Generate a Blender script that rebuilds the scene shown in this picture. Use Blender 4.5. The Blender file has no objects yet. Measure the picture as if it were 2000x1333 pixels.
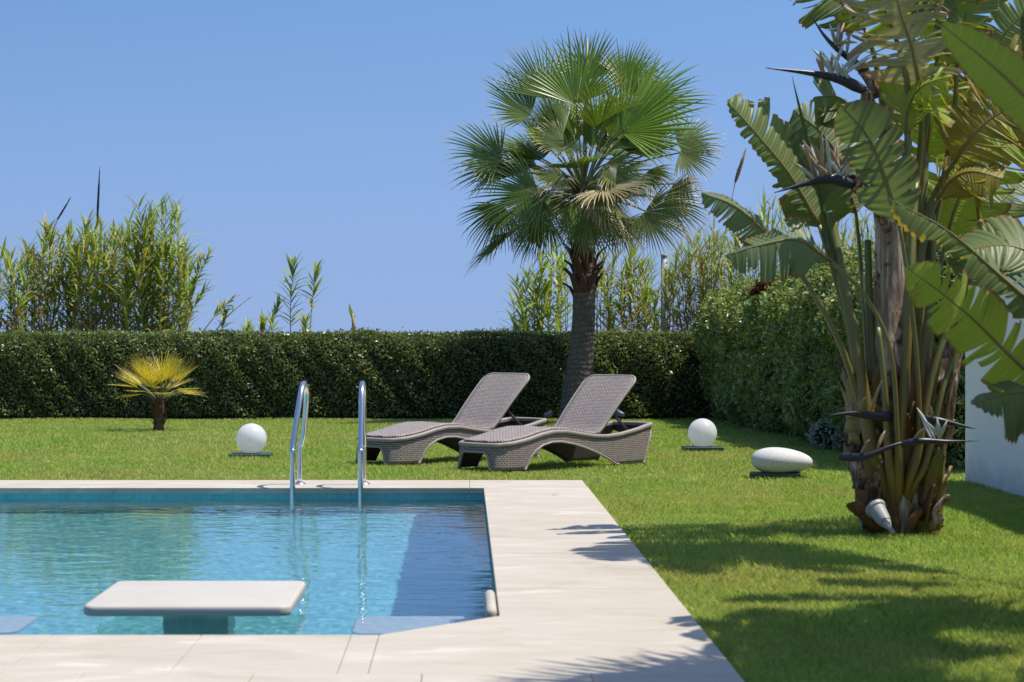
import bpy, math, random
import numpy as np
from mathutils import Vector, Matrix
R = math.radians
sc = bpy.context.scene
COL = sc.collection

# ---------------------------------------------------------------- camera, sky, sun, exposure
F, H, PX, PY = 4200.0, 1.15, 908.0, 654.0        # focal length (px of a 2000 px wide frame), eye height, principal point
cam_d = bpy.data.cameras.new('camera'); cam = bpy.data.objects.new('camera', cam_d); COL.objects.link(cam)
cam.location = (0, 0, H); cam.rotation_euler = (R(90), 0, 0)
cam_d.sensor_width = 36; cam_d.lens = F / 2000 * 36
cam_d.shift_x = (1000 - PX) / 2000; cam_d.shift_y = -(666.5 - PY) / 2000
cam_d.clip_start = 0.1; cam_d.clip_end = 6000
cam_d.dof.use_dof = True; cam_d.dof.focus_distance = 20.5; cam_d.dof.aperture_fstop = 5.6
sc.camera = cam

SUN_EL, SUN_AZ = 67.0, 1.0                        # azimuth measured from +X (right) towards +Y (away)
w = bpy.data.worlds.new('World'); sc.world = w; w.use_nodes = True
nt = w.node_tree; nt.nodes.clear()
wo = nt.nodes.new('ShaderNodeOutputWorld'); wb = nt.nodes.new('ShaderNodeBackground')
sk = nt.nodes.new('ShaderNodeTexSky'); sk.sky_type = 'NISHITA'; sk.sun_disc = False
sk.sun_elevation = R(SUN_EL); sk.sun_rotation = R(90 - SUN_AZ)
sk.air_density = 1.0; sk.dust_density = 0.6; sk.ozone_density = 2.5; sk.altitude = 0
tc = nt.nodes.new('ShaderNodeTexCoord'); mp = nt.nodes.new('ShaderNodeMapping')
mp.inputs['Location'].default_value = (0, 0, 0.24); mp.inputs['Scale'].default_value = (1, 1, 1.3)
vn = nt.nodes.new('ShaderNodeVectorMath'); vn.operation = 'NORMALIZE'
nt.links.new(tc.outputs['Generated'], mp.inputs['Vector']); nt.links.new(mp.outputs[0], vn.inputs[0])
nt.links.new(vn.outputs[0], sk.inputs[0])
hs = nt.nodes.new('ShaderNodeHueSaturation'); hs.inputs['Saturation'].default_value = 1.13; hs.inputs['Hue'].default_value = 0.5; nt.links.new(sk.outputs[0], hs.inputs['Color'])
sx = nt.nodes.new('ShaderNodeSeparateXYZ'); nt.links.new(tc.outputs['Generated'], sx.inputs[0])
hr_ = nt.nodes.new('ShaderNodeMapRange'); hr_.interpolation_type = 'SMOOTHSTEP'; nt.links.new(sx.outputs[2], hr_.inputs[0])   # pale sea haze low on the horizon
for k_, v_ in ((1, -0.02), (2, 0.17), (3, 0.85), (4, 0.0)): hr_.inputs[k_].default_value = v_
hm = nt.nodes.new('ShaderNodeMix'); hm.data_type = 'RGBA'; nt.links.new(hr_.outputs[0], hm.inputs[0]); nt.links.new(hs.outputs[0], hm.inputs[6]); hm.inputs[7].default_value = (1.75, 2.45, 4.15, 1)
nt.links.new(hm.outputs[2], wb.inputs['Color']); wb.inputs['Strength'].default_value = 0.13
nt.links.new(wb.outputs[0], wo.inputs['Surface'])

sd = bpy.data.lights.new('sun', 'SUN'); so = bpy.data.objects.new('sun', sd); COL.objects.link(so)
sd.energy = 4.3; sd.angle = R(0.53); sd.color = (1.0, 0.95, 0.865)
e, a = R(SUN_EL), R(SUN_AZ)
SUN = Vector((math.cos(e) * math.cos(a), math.cos(e) * math.sin(a), math.sin(e)))
so.rotation_euler = SUN.to_track_quat('Z', 'Y').to_euler(); so.location = SUN * 60
sd.cycles.is_caustics_light = True
sc.view_settings.view_transform = 'Standard'; sc.view_settings.look = 'None'
sc.view_settings.exposure = 0.42; sc.view_settings.gamma = 1.0
cy = sc.cycles
cy.max_bounces = 8; cy.diffuse_bounces = 3; cy.glossy_bounces = 4; cy.transmission_bounces = 6; cy.transparent_max_bounces = 12
cy.caustics_refractive = True; cy.caustics_reflective = False; cy.blur_glossy = 0.5
cy.sample_clamp_indirect = 6.0; cy.use_denoising = True

# ---------------------------------------------------------------- helpers
def Wp(x, y, Y):                                   # photo pixel at distance Y -> world point
    return Vector(((x - PX) * Y / F, Y, H - (y - PY) * Y / F))
def G(x, y, z=0.0):                                # photo pixel on the ground plane z
    Y = F * (H - z) / (y - PY)
    return Vector(((x - PX) * Y / F, Y, z))
def tag(o, label=None, cat=None, group=None, kind=None):
    for k, v in (('label', label), ('category', cat), ('group', group), ('kind', kind)):
        if v: o[k] = v
    return o
def empty(name, loc=(0, 0, 0), rz=0.0):
    o = bpy.data.objects.new(name, None); COL.objects.link(o)
    o.empty_display_size = 0.2; o.location = loc; o.rotation_euler = (0, 0, rz); return o
def copy_tree(o, parent=None):
    c = o.copy(); COL.objects.link(c); c.parent = parent
    for ch in list(o.children): copy_tree(ch, c)
    return c

class MB:
    """collects vertices, faces, material slots and uvs of ONE mesh object"""
    def __init__(s): s.v = []; s.f = []; s.m = []; s.uv = []
    def vert(s, p, uv=(0.0, 0.0)):
        s.v.append((p[0], p[1], p[2])); s.uv.append(uv); return len(s.v) - 1
    def face(s, idx, m=0): s.f.append(tuple(idx)); s.m.append(m)
    def grid(s, rows, uvs=None, m=0, closed=False):
        n = len(rows[0]); base = len(s.v)
        for i, r in enumerate(rows):
            for j, p in enumerate(r): s.vert(p, uvs[i][j] if uvs else (j / max(1, n - 1), i / max(1, len(rows) - 1)))
        for i in range(len(rows) - 1):
            for j in range(n if closed else n - 1):
                k = (j + 1) % n
                s.face((base + i * n + j, base + i * n + k, base + (i + 1) * n + k, base + (i + 1) * n + j), m)
    def tube(s, pts, rad, n=8, m=0, caps=True, flat=1.0, side=None):
        pts = [Vector(p) for p in pts]; rows = []; uvs = []
        if not hasattr(rad, '__len__'): rad = [rad] * len(pts)
        t0 = (pts[1] - pts[0]).normalized()
        up = Vector(side) if side is not None else (Vector((0, 0, 1)) if abs(t0.z) < 0.9 else Vector((1, 0, 0)))
        u = (up - t0 * up.dot(t0)).normalized(); L = 0.0
        for i, p in enumerate(pts):
            t = (pts[min(i + 1, len(pts) - 1)] - pts[max(i - 1, 0)]).normalized()
            u = (u - t * u.dot(t)).normalized(); b = t.cross(u)
            if i: L += (p - pts[i - 1]).length
            rows.append([p + (u * math.cos(2 * math.pi * k / n) + b * flat * math.sin(2 * math.pi * k / n)) * rad[i] for k in range(n)])
            uvs.append([(k / n, L) for k in range(n)])
        base = len(s.v); s.grid(rows, uvs, m, True)
        if caps:
            s.face([base + k for k in range(n)][::-1], m); q = base + (len(pts) - 1) * n; s.face([q + k for k in range(n)], m)
    def box(s, x0, x1, y0, y1, z0, z1, m=0):
        b = len(s.v)
        for z in (z0, z1):
            for (x, y) in ((x0, y0), (x1, y0), (x1, y1), (x0, y1)): s.vert((x, y, z), (x, y))
        for f in ((3, 2, 1, 0), (4, 5, 6, 7), (0, 1, 5, 4), (1, 2, 6, 5), (2, 3, 7, 6), (3, 0, 4, 7)): s.face([b + i for i in f], m)
    def prism(s, poly, z0, z1, m=0):                # poly counter-clockwise
        b = len(s.v); n = len(poly)
        for z in (z0, z1):
            for (x, y) in poly: s.vert((x, y, z), (x, y))
        s.face([b + i for i in range(n)][::-1], m); s.face([b + n + i for i in range(n)], m)
        for i in range(n):
            j = (i + 1) % n; s.face((b + i, b + j, b + n + j, b + n + i), m)
    def ribbon(s, pts, widths, side, m=0, fold=0.0, nrm=None):
        rows = []; uvs = []; n = len(pts)
        for i, p in enumerate(pts):
            t = (pts[min(i + 1, n - 1)] - pts[max(i - 1, 0)]).normalized()
            d = side - t * side.dot(t)
            d = d.normalized() if d.length > 1e-6 else Vector((1, 0, 0))
            up = d.cross(t)
            wv = widths[i]
            if fold: rows.append([p - d * wv + up * wv * fold, p, p + d * wv + up * wv * fold]); uvs.append([(0, i / (n - 1)), (0.5, i / (n - 1)), (1, i / (n - 1))])
            else: rows.append([p - d * wv, p + d * wv]); uvs.append([(0, i / (n - 1)), (1, i / (n - 1))])
        s.grid(rows, uvs, m)
    def build(s, name, mats, parent=None, smooth=True, bevel=0.0, loc=None, auto=None):
        me = bpy.data.meshes.new(name); me.from_pydata(s.v, [], s.f)
        for mt in (mats if isinstance(mats, (list, tuple)) else [mats]): me.materials.append(mt)
        me.polygons.foreach_set('material_index', np.array(s.m, dtype=np.int32))
        if smooth: me.polygons.foreach_set('use_smooth', np.ones(len(s.f), dtype=bool))
        li = np.empty(len(me.loops), dtype=np.int32); me.loops.foreach_get('vertex_index', li)
        uv = me.uv_layers.new(name='UVMap'); uv.data.foreach_set('uv', np.array(s.uv, dtype=np.float32)[li].ravel())
        me.update()
        o = bpy.data.objects.new(name, me); COL.objects.link(o); o.parent = parent
        if loc is not None: o.location = loc
        if auto: me.set_sharp_from_angle(angle=R(auto))
        if bevel:
            b = o.modifiers.new('bevel', 'BEVEL'); b.width = bevel; b.segments = 3; b.limit_method = 'ANGLE'; b.angle_limit = R(35)
        return o

def fast(name, V, K, mats, parent=None, smooth=False, midx=None, uv=None):
    """one mesh out of numpy arrays; V: (n*K,3) vertices of n separate K-gons"""
    n = len(V) // K; me = bpy.data.meshes.new(name)
    me.vertices.add(len(V)); me.vertices.foreach_set('co', V.astype(np.float32).ravel())
    me.loops.add(len(V)); me.loops.foreach_set('vertex_index', np.arange(len(V), dtype=np.int32))
    me.polygons.add(n); me.polygons.foreach_set('loop_start', np.arange(0, n * K, K, dtype=np.int32))
    for mt in (mats if isinstance(mats, (list, tuple)) else [mats]): me.materials.append(mt)
    if midx is not None: me.polygons.foreach_set('material_index', midx.astype(np.int32))
    if uv is not None:
        l = me.uv_layers.new(name='UVMap'); l.data.foreach_set('uv', uv.astype(np.float32).ravel())
    me.update(calc_edges=True); me.validate()
    o = bpy.data.objects.new(name, me); COL.objects.link(o); o.parent = parent; return o

def spline(pts, n):
    """Catmull-Rom through pts, n samples"""
    P = [Vector(p) for p in pts]
    if len(P) == 2: return [P[0].lerp(P[1], i / (n - 1)) for i in range(n)]
    P = [P[0] * 2 - P[1]] + P + [P[-1] * 2 - P[-2]]; out = []; m = len(P) - 3
    for i in range(n):
        x = i / (n - 1) * m; k = min(int(x), m - 1); t = x - k
        a, b, c, d = P[k:k + 4]
        out.append(0.5 * ((2 * b) + (c - a) * t + (2 * a - 5 * b + 4 * c - d) * t * t + (3 * b - a - 3 * c + d) * t ** 3))
    return out
def interp(x, xs, ys): return float(np.interp(x, xs, ys))

# ---------------------------------------------------------------- materials
class Mat:
    def __init__(s, name):
        s.m = bpy.data.materials.new(name); s.m.use_nodes = True; s.nt = s.m.node_tree; s.nt.nodes.clear()
        s.out = s.n('ShaderNodeOutputMaterial')
    def n(s, t, **kw):
        x = s.nt.nodes.new(t)
        for k, v in kw.items():
            if k in x.inputs: s.set(x.inputs[k], v)
            else: setattr(x, k, v)
        return x
    def set(s, inp, v):
        if isinstance(v, bpy.types.NodeSocket): s.nt.links.new(v, inp)
        elif hasattr(v, '__len__') and not isinstance(v, str) and len(v) == 3 and inp.type == 'RGBA': inp.default_value = (*v, 1)
        else: inp.default_value = v
    def noise(s, vec=None, scale=5.0, detail=4.0, rough=0.55, **kw):
        x = s.n('ShaderNodeTexNoise', Scale=scale, Detail=detail, Roughness=rough, **kw)
        if vec is not None: s.set(x.inputs['Vector'], vec)
        return x.outputs['Fac']
    def ramp(s, fac, stops):
        x = s.n('ShaderNodeValToRGB'); s.set(x.inputs[0], fac); el = x.color_ramp.elements
        while len(el) < len(stops): el.new(0.5)
        for e_, (p, c) in zip(el, stops):
            e_.position = p; c = c if hasattr(c, '__len__') else (c, c, c); e_.color = (*c, 1)
        return x.outputs[0]
    def mix(s, f, a, b, mode='MIX'):
        x = s.n('ShaderNodeMix', data_type='RGBA', blend_type=mode); s.set(x.inputs[0], f)
        for i, v in ((6, a), (7, b)):
            s.set(x.inputs[i], v)
        return x.outputs[2]
    def math(s, op, a, b=0.0, clamp=False):
        x = s.n('ShaderNodeMath', operation=op, use_clamp=clamp); s.set(x.inputs[0], a); s.set(x.inputs[1], b); return x.outputs[0]
    def coord(s, which='Object', scale=(1, 1, 1), rot=(0, 0, 0)):
        t = s.n('ShaderNodeTexCoord'); mpp = s.n('ShaderNodeMapping'); s.set(mpp.inputs['Vector'], t.outputs[which])
        mpp.inputs['Scale'].default_value = scale; mpp.inputs['Rotation'].default_value = rot; return mpp.outputs[0]
    def island(s): return s.n('ShaderNodeNewGeometry').outputs['Random Per Island']
    def bump(s, h, strength=0.4, dist=0.01):
        x = s.n('ShaderNodeBump', Strength=strength, Distance=dist); s.set(x.inputs['Height'], h); return x.outputs[0]
    def prin(s, col, rough=0.6, spec=0.5, normal=None, **kw):
        x = s.n('ShaderNodeBsdfPrincipled'); s.set(x.inputs['Base Color'], col); s.set(x.inputs['Roughness'], rough)
        x.inputs['Specular IOR Level'].default_value = spec
        if normal is not None: s.set(x.inputs['Normal'], normal)
        for k, v in kw.items(): s.set(x.inputs[k], v)
        return x.outputs[0]
    def done(s, sh): s.nt.links.new(sh, s.out.inputs['Surface']); return s.m
    def leaf(s, col, tcol, trans=0.35, rough=0.45, spec=0.4, normal=None):
        p = s.prin(col, rough, spec, normal); t = s.n('ShaderNodeBsdfTranslucent'); s.set(t.inputs['Color'], tcol)
        x = s.n('ShaderNodeMixShader'); s.set(x.inputs[0], trans); s.nt.links.new(p, x.inputs[1]); s.nt.links.new(t.outputs[0], x.inputs[2])
        return s.done(x.outputs[0])

def m_plain(name, col, rough=0.5, spec=0.5, nscale=30.0, var=0.15, bump=0.0, **kw):
    M = Mat(name); c = M.coord('Object'); f = M.noise(c, nscale)
    cc = M.mix(f, tuple(x * (1 - var) for x in col), tuple(min(1, x * (1 + var)) for x in col))
    return M.done(M.prin(cc, rough, spec, M.bump(f, bump, 0.005) if bump else None, **kw))
def m_leafcloud(name, stops, trans=0.3, rough=0.42, tboost=(1.5, 1.25, 0.5), spec=0.45):
    M = Mat(name); r = M.island(); c = M.ramp(r, stops); big = M.noise(M.coord('Object'), 1.3, 3)
    c = M.mix(M.ramp(big, [(0.35, 0.0), (0.65, 0.5)]), c, M.mix(1.0, c, (0.75, 0.85, 0.7), 'MULTIPLY'))
    t = M.mix(1.0, c, tboost, 'MULTIPLY'); return M.leaf(c, t, trans, rough, spec)

def travertine():
    M = Mat('travertine'); c = M.coord('Object', (0.8, 1.7, 1)); c2 = M.coord('Object', (1, 1, 1))
    v = M.noise(c, 2.4, 8, 0.66, Distortion=0.9); g = M.noise(c2, 0.9, 3); fine = M.noise(c2, 160, 3, 0.7)
    col = M.ramp(v, [(0.28, (0.33, 0.275, 0.21)), (0.42, (0.42, 0.362, 0.287)), (0.58, (0.48, 0.425, 0.352)), (0.72, (0.62, 0.585, 0.525))])
    col = M.mix(M.ramp(g, [(0.38, 0.0), (0.7, 0.55)]), col, (0.49, 0.445, 0.38))
    r = M.island(); col = M.mix(M.math('MULTIPLY', r, 0.18), col, (0.52, 0.46, 0.38))
    col = M.mix(M.ramp(fine, [(0.28, 0.5), (0.42, 0.0)]), col, (0.38, 0.31, 0.24))
    return M.done(M.prin(col, 0.6, 0.35, M.bump(fine, 0.25, 0.002)))
def mosaic(name, size, c0, c1, grout):
    M = Mat(name)
    t = M.n('ShaderNodeTexBrick', offset=0.0, squash=1.0, Scale=1.0)
    t.inputs['Brick Width'].default_value = size; t.inputs['Row Height'].default_value = size
    t.inputs['Mortar Size'].default_value = size * 0.09; t.inputs['Mortar Smooth'].default_value = 0.3
    M.set(t.inputs['Vector'], M.n('ShaderNodeUVMap').outputs[0])
    M.set(t.inputs['Color1'], c0); M.set(t.inputs['Color2'], c1); M.set(t.inputs['Mortar'], grout)
    f = M.noise(M.coord('Object'), 1.5, 3); f2 = M.noise(M.coord('Object'), 9.0, 3); col = M.mix(M.math('MULTIPLY', f, 0.35), t.outputs[0], c1)
    col = M.mix(M.ramp(f2, [(.42, .45), (.6, 0)]), col, M.mix(1.0, col, (.5, .72, .8), 'MULTIPLY'))
    return M.done(M.prin(col, 0.25, 0.5))
def water_mat():
    M = Mat('pool_water')
    g = M.n('ShaderNodeBsdfGlass', Roughness=0.0, IOR=1.333, distribution='GGX') if False else M.n('ShaderNodeBsdfGlass', Roughness=0.0, IOR=1.333)
    M.set(g.inputs['Color'], (0.93, 0.985, 1.0)); return M.done(g.outputs[0])

MT = {}
MT['stone'] = travertine()
MT['tile'] = mosaic('pool_tile', 0.05, (0.19, 0.58, 0.60), (0.135, 0.48, 0.53), (0.32, 0.56, 0.58))
MT['tile_grey'] = mosaic('pedestal_tile', 0.06, (0.68, 0.74, 0.68), (0.58, 0.66, 0.62), (0.75, 0.78, 0.74))
MT['water'] = water_mat()
MT['chrome'] = m_plain('polished_steel', (0.72, 0.71, 0.70), 0.2, 0.5, 8, 0.05, Metallic=1.0)
def opal():
    M = Mat('opal_plastic'); return M.leaf((0.84, 0.84, 0.83), (0.92, 0.92, 0.92), 0.55, 0.4, 0.4)
MT['globe'] = opal()
MT['plate'] = m_plain('dark_green_plate', (0.03, 0.06, 0.055), 0.4, 0.5, 20, 0.2)
MT['black'] = m_plain('black_plastic', (0.025, 0.027, 0.032), 0.45, 0.4, 30, 0.2)
MT['slate'] = m_plain('blue_grey_metal', (0.09, 0.12, 0.16), 0.45, 0.5, 30, 0.2)
MT['greypaint'] = m_plain('grey_white_plastic', (0.30, 0.30, 0.31), 0.5, 0.4, 30, 0.12)
MT['post'] = m_plain('galvanised_post', (0.3, 0.32, 0.34), 0.5, 0.5, 10, 0.12)
def speckle():
    M = Mat('speckled_stone'); c = M.coord('Object'); f = M.noise(c, 90, 4, 0.75); g = M.noise(c, 14, 4)
    col = M.ramp(f, [(0.3, (0.26, 0.25, 0.24)), (0.44, (0.50, 0.49, 0.47)), (0.6, (0.60, 0.585, 0.56)), (0.75, (0.68, 0.67, 0.65))])
    return M.done(M.prin(M.mix(M.math('MULTIPLY', g, 0.3), col, (0.5, 0.48, 0.45)), 0.65, 0.3, M.bump(f, 0.3, 0.003)))
MT['speckle'] = speckle()
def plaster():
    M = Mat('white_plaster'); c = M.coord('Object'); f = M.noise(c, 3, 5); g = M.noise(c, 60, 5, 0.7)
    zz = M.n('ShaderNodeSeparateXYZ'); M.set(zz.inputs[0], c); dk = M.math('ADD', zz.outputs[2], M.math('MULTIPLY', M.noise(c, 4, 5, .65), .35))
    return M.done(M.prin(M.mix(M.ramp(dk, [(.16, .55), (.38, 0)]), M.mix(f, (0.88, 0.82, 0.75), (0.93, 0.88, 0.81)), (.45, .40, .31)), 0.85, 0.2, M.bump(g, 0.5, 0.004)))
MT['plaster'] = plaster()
def soil():
    M = Mat('lawn_soil'); c = M.coord('Object'); f = M.noise(c, 1.2, 5); g = M.noise(c, 40, 4, 0.7)
    col = M.mix(f, (0.15, 0.20, 0.055), (0.20, 0.235, 0.08)); return M.done(M.prin(M.mix(M.math('MULTIPLY', g, 0.5), col, (0.10, 0.09, 0.045)), 0.95, 0.1))
MT['soil'] = soil()
MT['tabletop'] = m_plain('pale_limestone', (0.475, 0.44, 0.39), 0.55, 0.35, 5, 0.10)
def blades():
    M = Mat('grass_blades'); r = M.island(); c = M.coord('Object')
    f = M.noise(c, 0.55, 4, 0.6); f2 = M.noise(c, 3.0, 3)
    a_ = M.ramp(r, [(0.0, (0.26, 0.41, 0.085)), (0.55, (0.36, 0.505, 0.12)), (0.85, (0.44, 0.56, 0.17)), (1.0, (0.60, 0.56, 0.30))])
    b_ = M.mix(M.ramp(f, [(0.4, 0.0), (0.64, 0.9)]), a_, M.mix(r, (0.42, 0.45, 0.14), (0.56, 0.52, 0.24)))
    col = M.mix(M.ramp(f2, [(0.35, 0.35), (0.6, 0.0)]), b_, (0.175, 0.345, 0.05))
    return M.leaf(col, M.mix(1.0, col, (1.4, 1.3, 0.6), 'MULTIPLY'), 0.42, 0.5, 0.3)
MT['grass'] = blades()

# ---------------------------------------------------------------- the setting: pool deck, basin, water, lawn
PX0, PX1, PY0, PY1 = -6.2, 0.141, 8.24, 16.15       # inner edge of the coping
DX0, DX1, DY0, DY1 = -7.1, 0.93, 3.5, 17.0
CHX, CHY = -0.33, 8.80                              # cut corner of the pool
T = 0.045; gap = 0.0009
mb = MB()
def slab(poly): mb.prism(poly, -T, 0.0)
def rect(x0, x1, y0, y1): slab([(x0 + gap, y0 + gap), (x1 - gap, y0 + gap), (x1 - gap, y1 - gap), (x0 + gap, y1 - gap)])
joint = [-1.008 + 0.572 * k for k in range(-11, 2)]; joint = [j for j in joint if DX0 + 0.2 < j < CHX - 0.1]
rows_y = [3.5, 4.45, 5.4, 6.35, 7.30]
for k in range(4):
    off = 0.29 if k % 2 else 0.0
    xs = [DX0] + [-1.008 + off + 0.572 * q for q in range(-10, 4) if DX0 + .2 < -1.008 + off + 0.572 * q < DX1 - 0.2] + [DX1]
    for x0, x1 in zip(xs, xs[1:]): rect(x0, x1, rows_y[k], rows_y[k + 1])
xs = [DX0] + joint + [CHX]
for x0, x1 in zip(xs, xs[1:]): rect(x0, x1, 7.30, PY0)
slab([(CHX + gap, 7.30 + gap), (DX1 - gap, 7.30 + gap), (DX1 - gap, CHY - gap), (PX1, CHY - gap), (CHX + gap, PY0)])
ys = [CHY + 0.9 * k for k in range(9)] + [PY1]
for y0, y1 in zip(ys, ys[1:]): rect(PX1 - gap, DX1, y0, y1); rect(DX0, PX0, y0, y1)
rect(DX0, PX0, PY0, CHY)
xs = [DX0 + 0.892 * k for k in range(10)]
for x0, x1 in zip(xs, xs[1:] ): rect(x0, min(x1, DX1), PY1 - gap, DY1)
deck = mb.build('pool_deck', MT['stone'], smooth=False, bevel=0.004); tag(deck, kind='structure')
# bed below the slabs (grout seen in the joints), with a hole for the pool
mb = MB(); zb0, zb1 = -0.30, -T - 0.002
WX0, WX1, WY0, WY1 = PX0 - 0.03, PX1 + 0.03, PY0 - 0.03, PY1 + 0.03    # pool walls, set back under the lip
mb.box(DX0 + .004, DX1 - .004, DY0 + .004, WY0 - 0.012, zb0, -0.006); mb.box(DX0 + .004, DX1 - .004, WY1 + 0.012, DY1 - .004, zb0, zb1)
mb.box(DX0 + .004, WX0 - 0.012, WY0, WY1, zb0, zb1); mb.box(WX1 + 0.012, DX1 - .004, WY0, WY1, zb0, zb1)
mb.v = [(x, y, min(z, zb1)) for (x, y, z) in mb.v]
tag(mb.build('deck_bed', m_plain('deck_bed', (0.45, 0.39, 0.31), 0.9, 0.1), smooth=False), kind='structure')
# basin (open box with a cut corner), uv in metres
ZF, ZW = -1.35, -0.075
ring = [(WX0, WY0), (CHX + 0.0, WY0), (WX1, CHY - 0.01), (WX1, WY1), (WX0, WY1)]
mb = MB(); L = 0.0
for i in range(5):
    (xa, ya), (xb, yb) = ring[i], ring[(i + 1) % 5]; l = math.hypot(xb - xa, yb - ya)
    ids = [mb.vert(p, q) for p, q in (((xa, ya, ZF), (L, ZF)), ((xa, ya, zb1 + .001), (L, zb1)), ((xb, yb, zb1 + .001), (L + l, zb1)), ((xb, yb, ZF), (L + l, ZF)))]
    mb.face(ids); L += l
mb.face([mb.vert((x, y, ZF), (x, y)) for x, y in ring])
basin = mb.build('pool_basin', MT['tile'], smooth=False); tag(basin, kind='structure')
# water: a really rippled surface
def ripple(X, Y):
    rng = np.random.default_rng(5); Z = np.zeros_like(X)
    for lam, amp, k in ((1.5, .00035, 6), (0.5, .00018, 9), (0.22, .00017, 14), (0.11, .00013, 18), (0.065, .00009, 18)):
        for _ in range(k):
            th = rng.normal(0.35, 0.75) + (math.pi if rng.random() < .35 else 0); l = lam * rng.uniform(.7, 1.35)
            Z += amp / math.sqrt(k) * 1.7 * np.sin(2 * math.pi / l * (X * math.sin(th) + Y * math.cos(th)) + rng.uniform(0, 6.3))
    return Z
st = 0.018
gx = np.arange(WX0 - .01, WX1 + 0.01, st); gy = np.arange(WY0 - .01, WY1 + .02, st)
XX, YY = np.meshgrid(gx, gy); ZZ = ZW + ripple(XX, YY); nx, ny = len(gx), len(gy)
me = bpy.data.meshes.new('pool_water'); V = np.stack([XX, YY, ZZ], -1).reshape(-1, 3)
idx = np.arange(nx * ny).reshape(ny, nx); Q = np.stack([idx[:-1, :-1], idx[:-1, 1:], idx[1:, 1:], idx[1:, :-1]], -1).reshape(-1, 4)
me.vertices.add(len(V)); me.vertices.foreach_set('co', V.astype(np.float32).ravel())
me.loops.add(Q.size); me.loops.foreach_set('vertex_index', Q.astype(np.int32).ravel())
me.polygons.add(len(Q)); me.polygons.foreach_set('loop_start', np.arange(0, Q.size, 4, dtype=np.int32))
me.polygons.foreach_set('use_smooth', np.ones(len(Q), dtype=bool)); me.materials.append(MT['water']); me.update(calc_edges=True)
water = bpy.data.objects.new('pool_water', me); COL.objects.link(water); tag(water, kind='structure')
water.cycles.is_caustics_caster = True; basin.cycles.is_caustics_receiver = True
# lawn ground, one sheet to the horizon with a hole for the deck
mb = MB(); zl = -0.03; FAR = 3000.0
def lg(x0, x1, y0, y1): mb.face([mb.vert(p) for p in ((x0, y0, zl), (x1, y0, zl), (x1, y1, zl), (x0, y1, zl))])
LE_ = 60.0
lg(-LE_, DX0, -50, DY1); lg(DX1, LE_, -50, DY1); lg(DX0, DX1, -50, DY0); lg(-LE_, LE_, DY1, 46)
tag(mb.build('lawn', MT['soil'], smooth=False), kind='structure')
mb = MB(); mb.face([mb.vert(p) for p in ((-FAR, -FAR, -3.0), (FAR, -FAR, -3.0), (FAR, FAR, -3.0), (-FAR, FAR, -3.0))])
sea_m = Mat('sea_water'); tag(mb.build('sea', sea_m.done(sea_m.prin((0.03, 0.075, 0.12), 0.25, 0.5, sea_m.bump(sea_m.noise(sea_m.coord('Object'), 0.35, 5), 0.5, 0.3))), smooth=False), kind='structure')
# grass blades
rng = np.random.default_rng(11)
def blades_in(x0, x1, y0, y1, dens, h, wd, mask=None):
    n = int((x1 - x0) * (y1 - y0) * dens); x = rng.uniform(x0, x1, n); y = rng.uniform(y0, y1, n)
    k = np.abs(x - 92 * y / F) < 0.262 * y + 2.2
    x, y = x[k], y[k]; n = len(x)
    an = rng.uniform(0, 2 * np.pi, n); hh = h * rng.uniform(.55, 1.25, n) * (0.8 + 0.35 * np.sin(x * 2.1 + 1.3 * np.sin(y * 1.7)) * np.sin(y * 1.3)); lean = rng.uniform(.15, 1.0, n) * hh; la = rng.uniform(0, 2 * np.pi, n)
    dx, dy = np.cos(an) * wd / 2, np.sin(an) * wd / 2
    b = np.stack([x, y, np.full(n, zl)], 1); d = np.stack([dx, dy, np.zeros(n)], 1)
    mid = b + np.stack([np.cos(la) * lean * .35, np.sin(la) * lean * .35, hh * .6], 1)
    tip = b + np.stack([np.cos(la) * lean, np.sin(la) * lean, hh], 1)
    return np.stack([b - d, b + d, mid + d * .7, tip, mid - d * .7], 1).reshape(-1, 3)
B = [blades_in(DX1 + .005, 4.4, 6.6, 10.5, 14000, .036, .003), blades_in(DX1 + .005, 6.0, 10.5, 17.0, 6500, .037, .0045),
     blades_in(-8.0, 9.0, 17.005, 22, 2600, .038, .008), blades_in(-10.0, 12, 22, 31.0, 1300, .038, .012)]
gr = fast('grass', np.concatenate(B), 5, MT['grass']); tag(gr, 'short green lawn grass with yellower dry patches', kind='stuff')

# ---------------------------------------------------------------- pool furniture
def lathe(mb, prof, n=48, m=0, c=(0, 0, 0)):
    rows = [[(c[0] + r * math.cos(2 * math.pi * k / n), c[1] + r * math.sin(2 * math.pi * k / n), c[2] + z) for k in range(n)] for r, z in prof]
    mb.grid(rows, None, m, True)
def rrect(hx, hy, r, n=6):                           # rounded rectangle, counter-clockwise
    out = []
    for cx, cy_, a0 in ((hx - r, hy - r, 0), (-hx + r, hy - r, 90), (-hx + r, -hy + r, 180), (hx - r, -hy + r, 270)):
        for k in range(n + 1):
            t = R(a0 + 90 * k / n); out.append((cx + r * math.cos(t), cy_ + r * math.sin(t)))
    return out
def slab_round(mb, poly_fn, hx, hy, r, z0, z1, e=0.012, m=0):
    """rounded slab with softly rounded edges"""
    rows = []
    for k in range(5):
        t = R(90 * k / 4); d = e * (1 - math.sin(t)); rows.append((d, z0 + e - e * math.cos(t)))
    for k in range(5):
        t = R(90 * k / 4); d = e * (1 - math.cos(t)); rows.append((d, z1 - e + e * math.sin(t)))
    pr = [[(x, y, z) for x, y in rrect(hx - d, hy - d, max(r - d, 0.004))] for d, z in rows]
    b = len(mb.v); mb.grid(pr, None, m, True); n = len(pr[0])
    mb.face([b + i for i in range(n)][::-1], m); q = b + (len(pr) - 1) * n; mb.face([q + i for i in range(n)], m)

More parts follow.
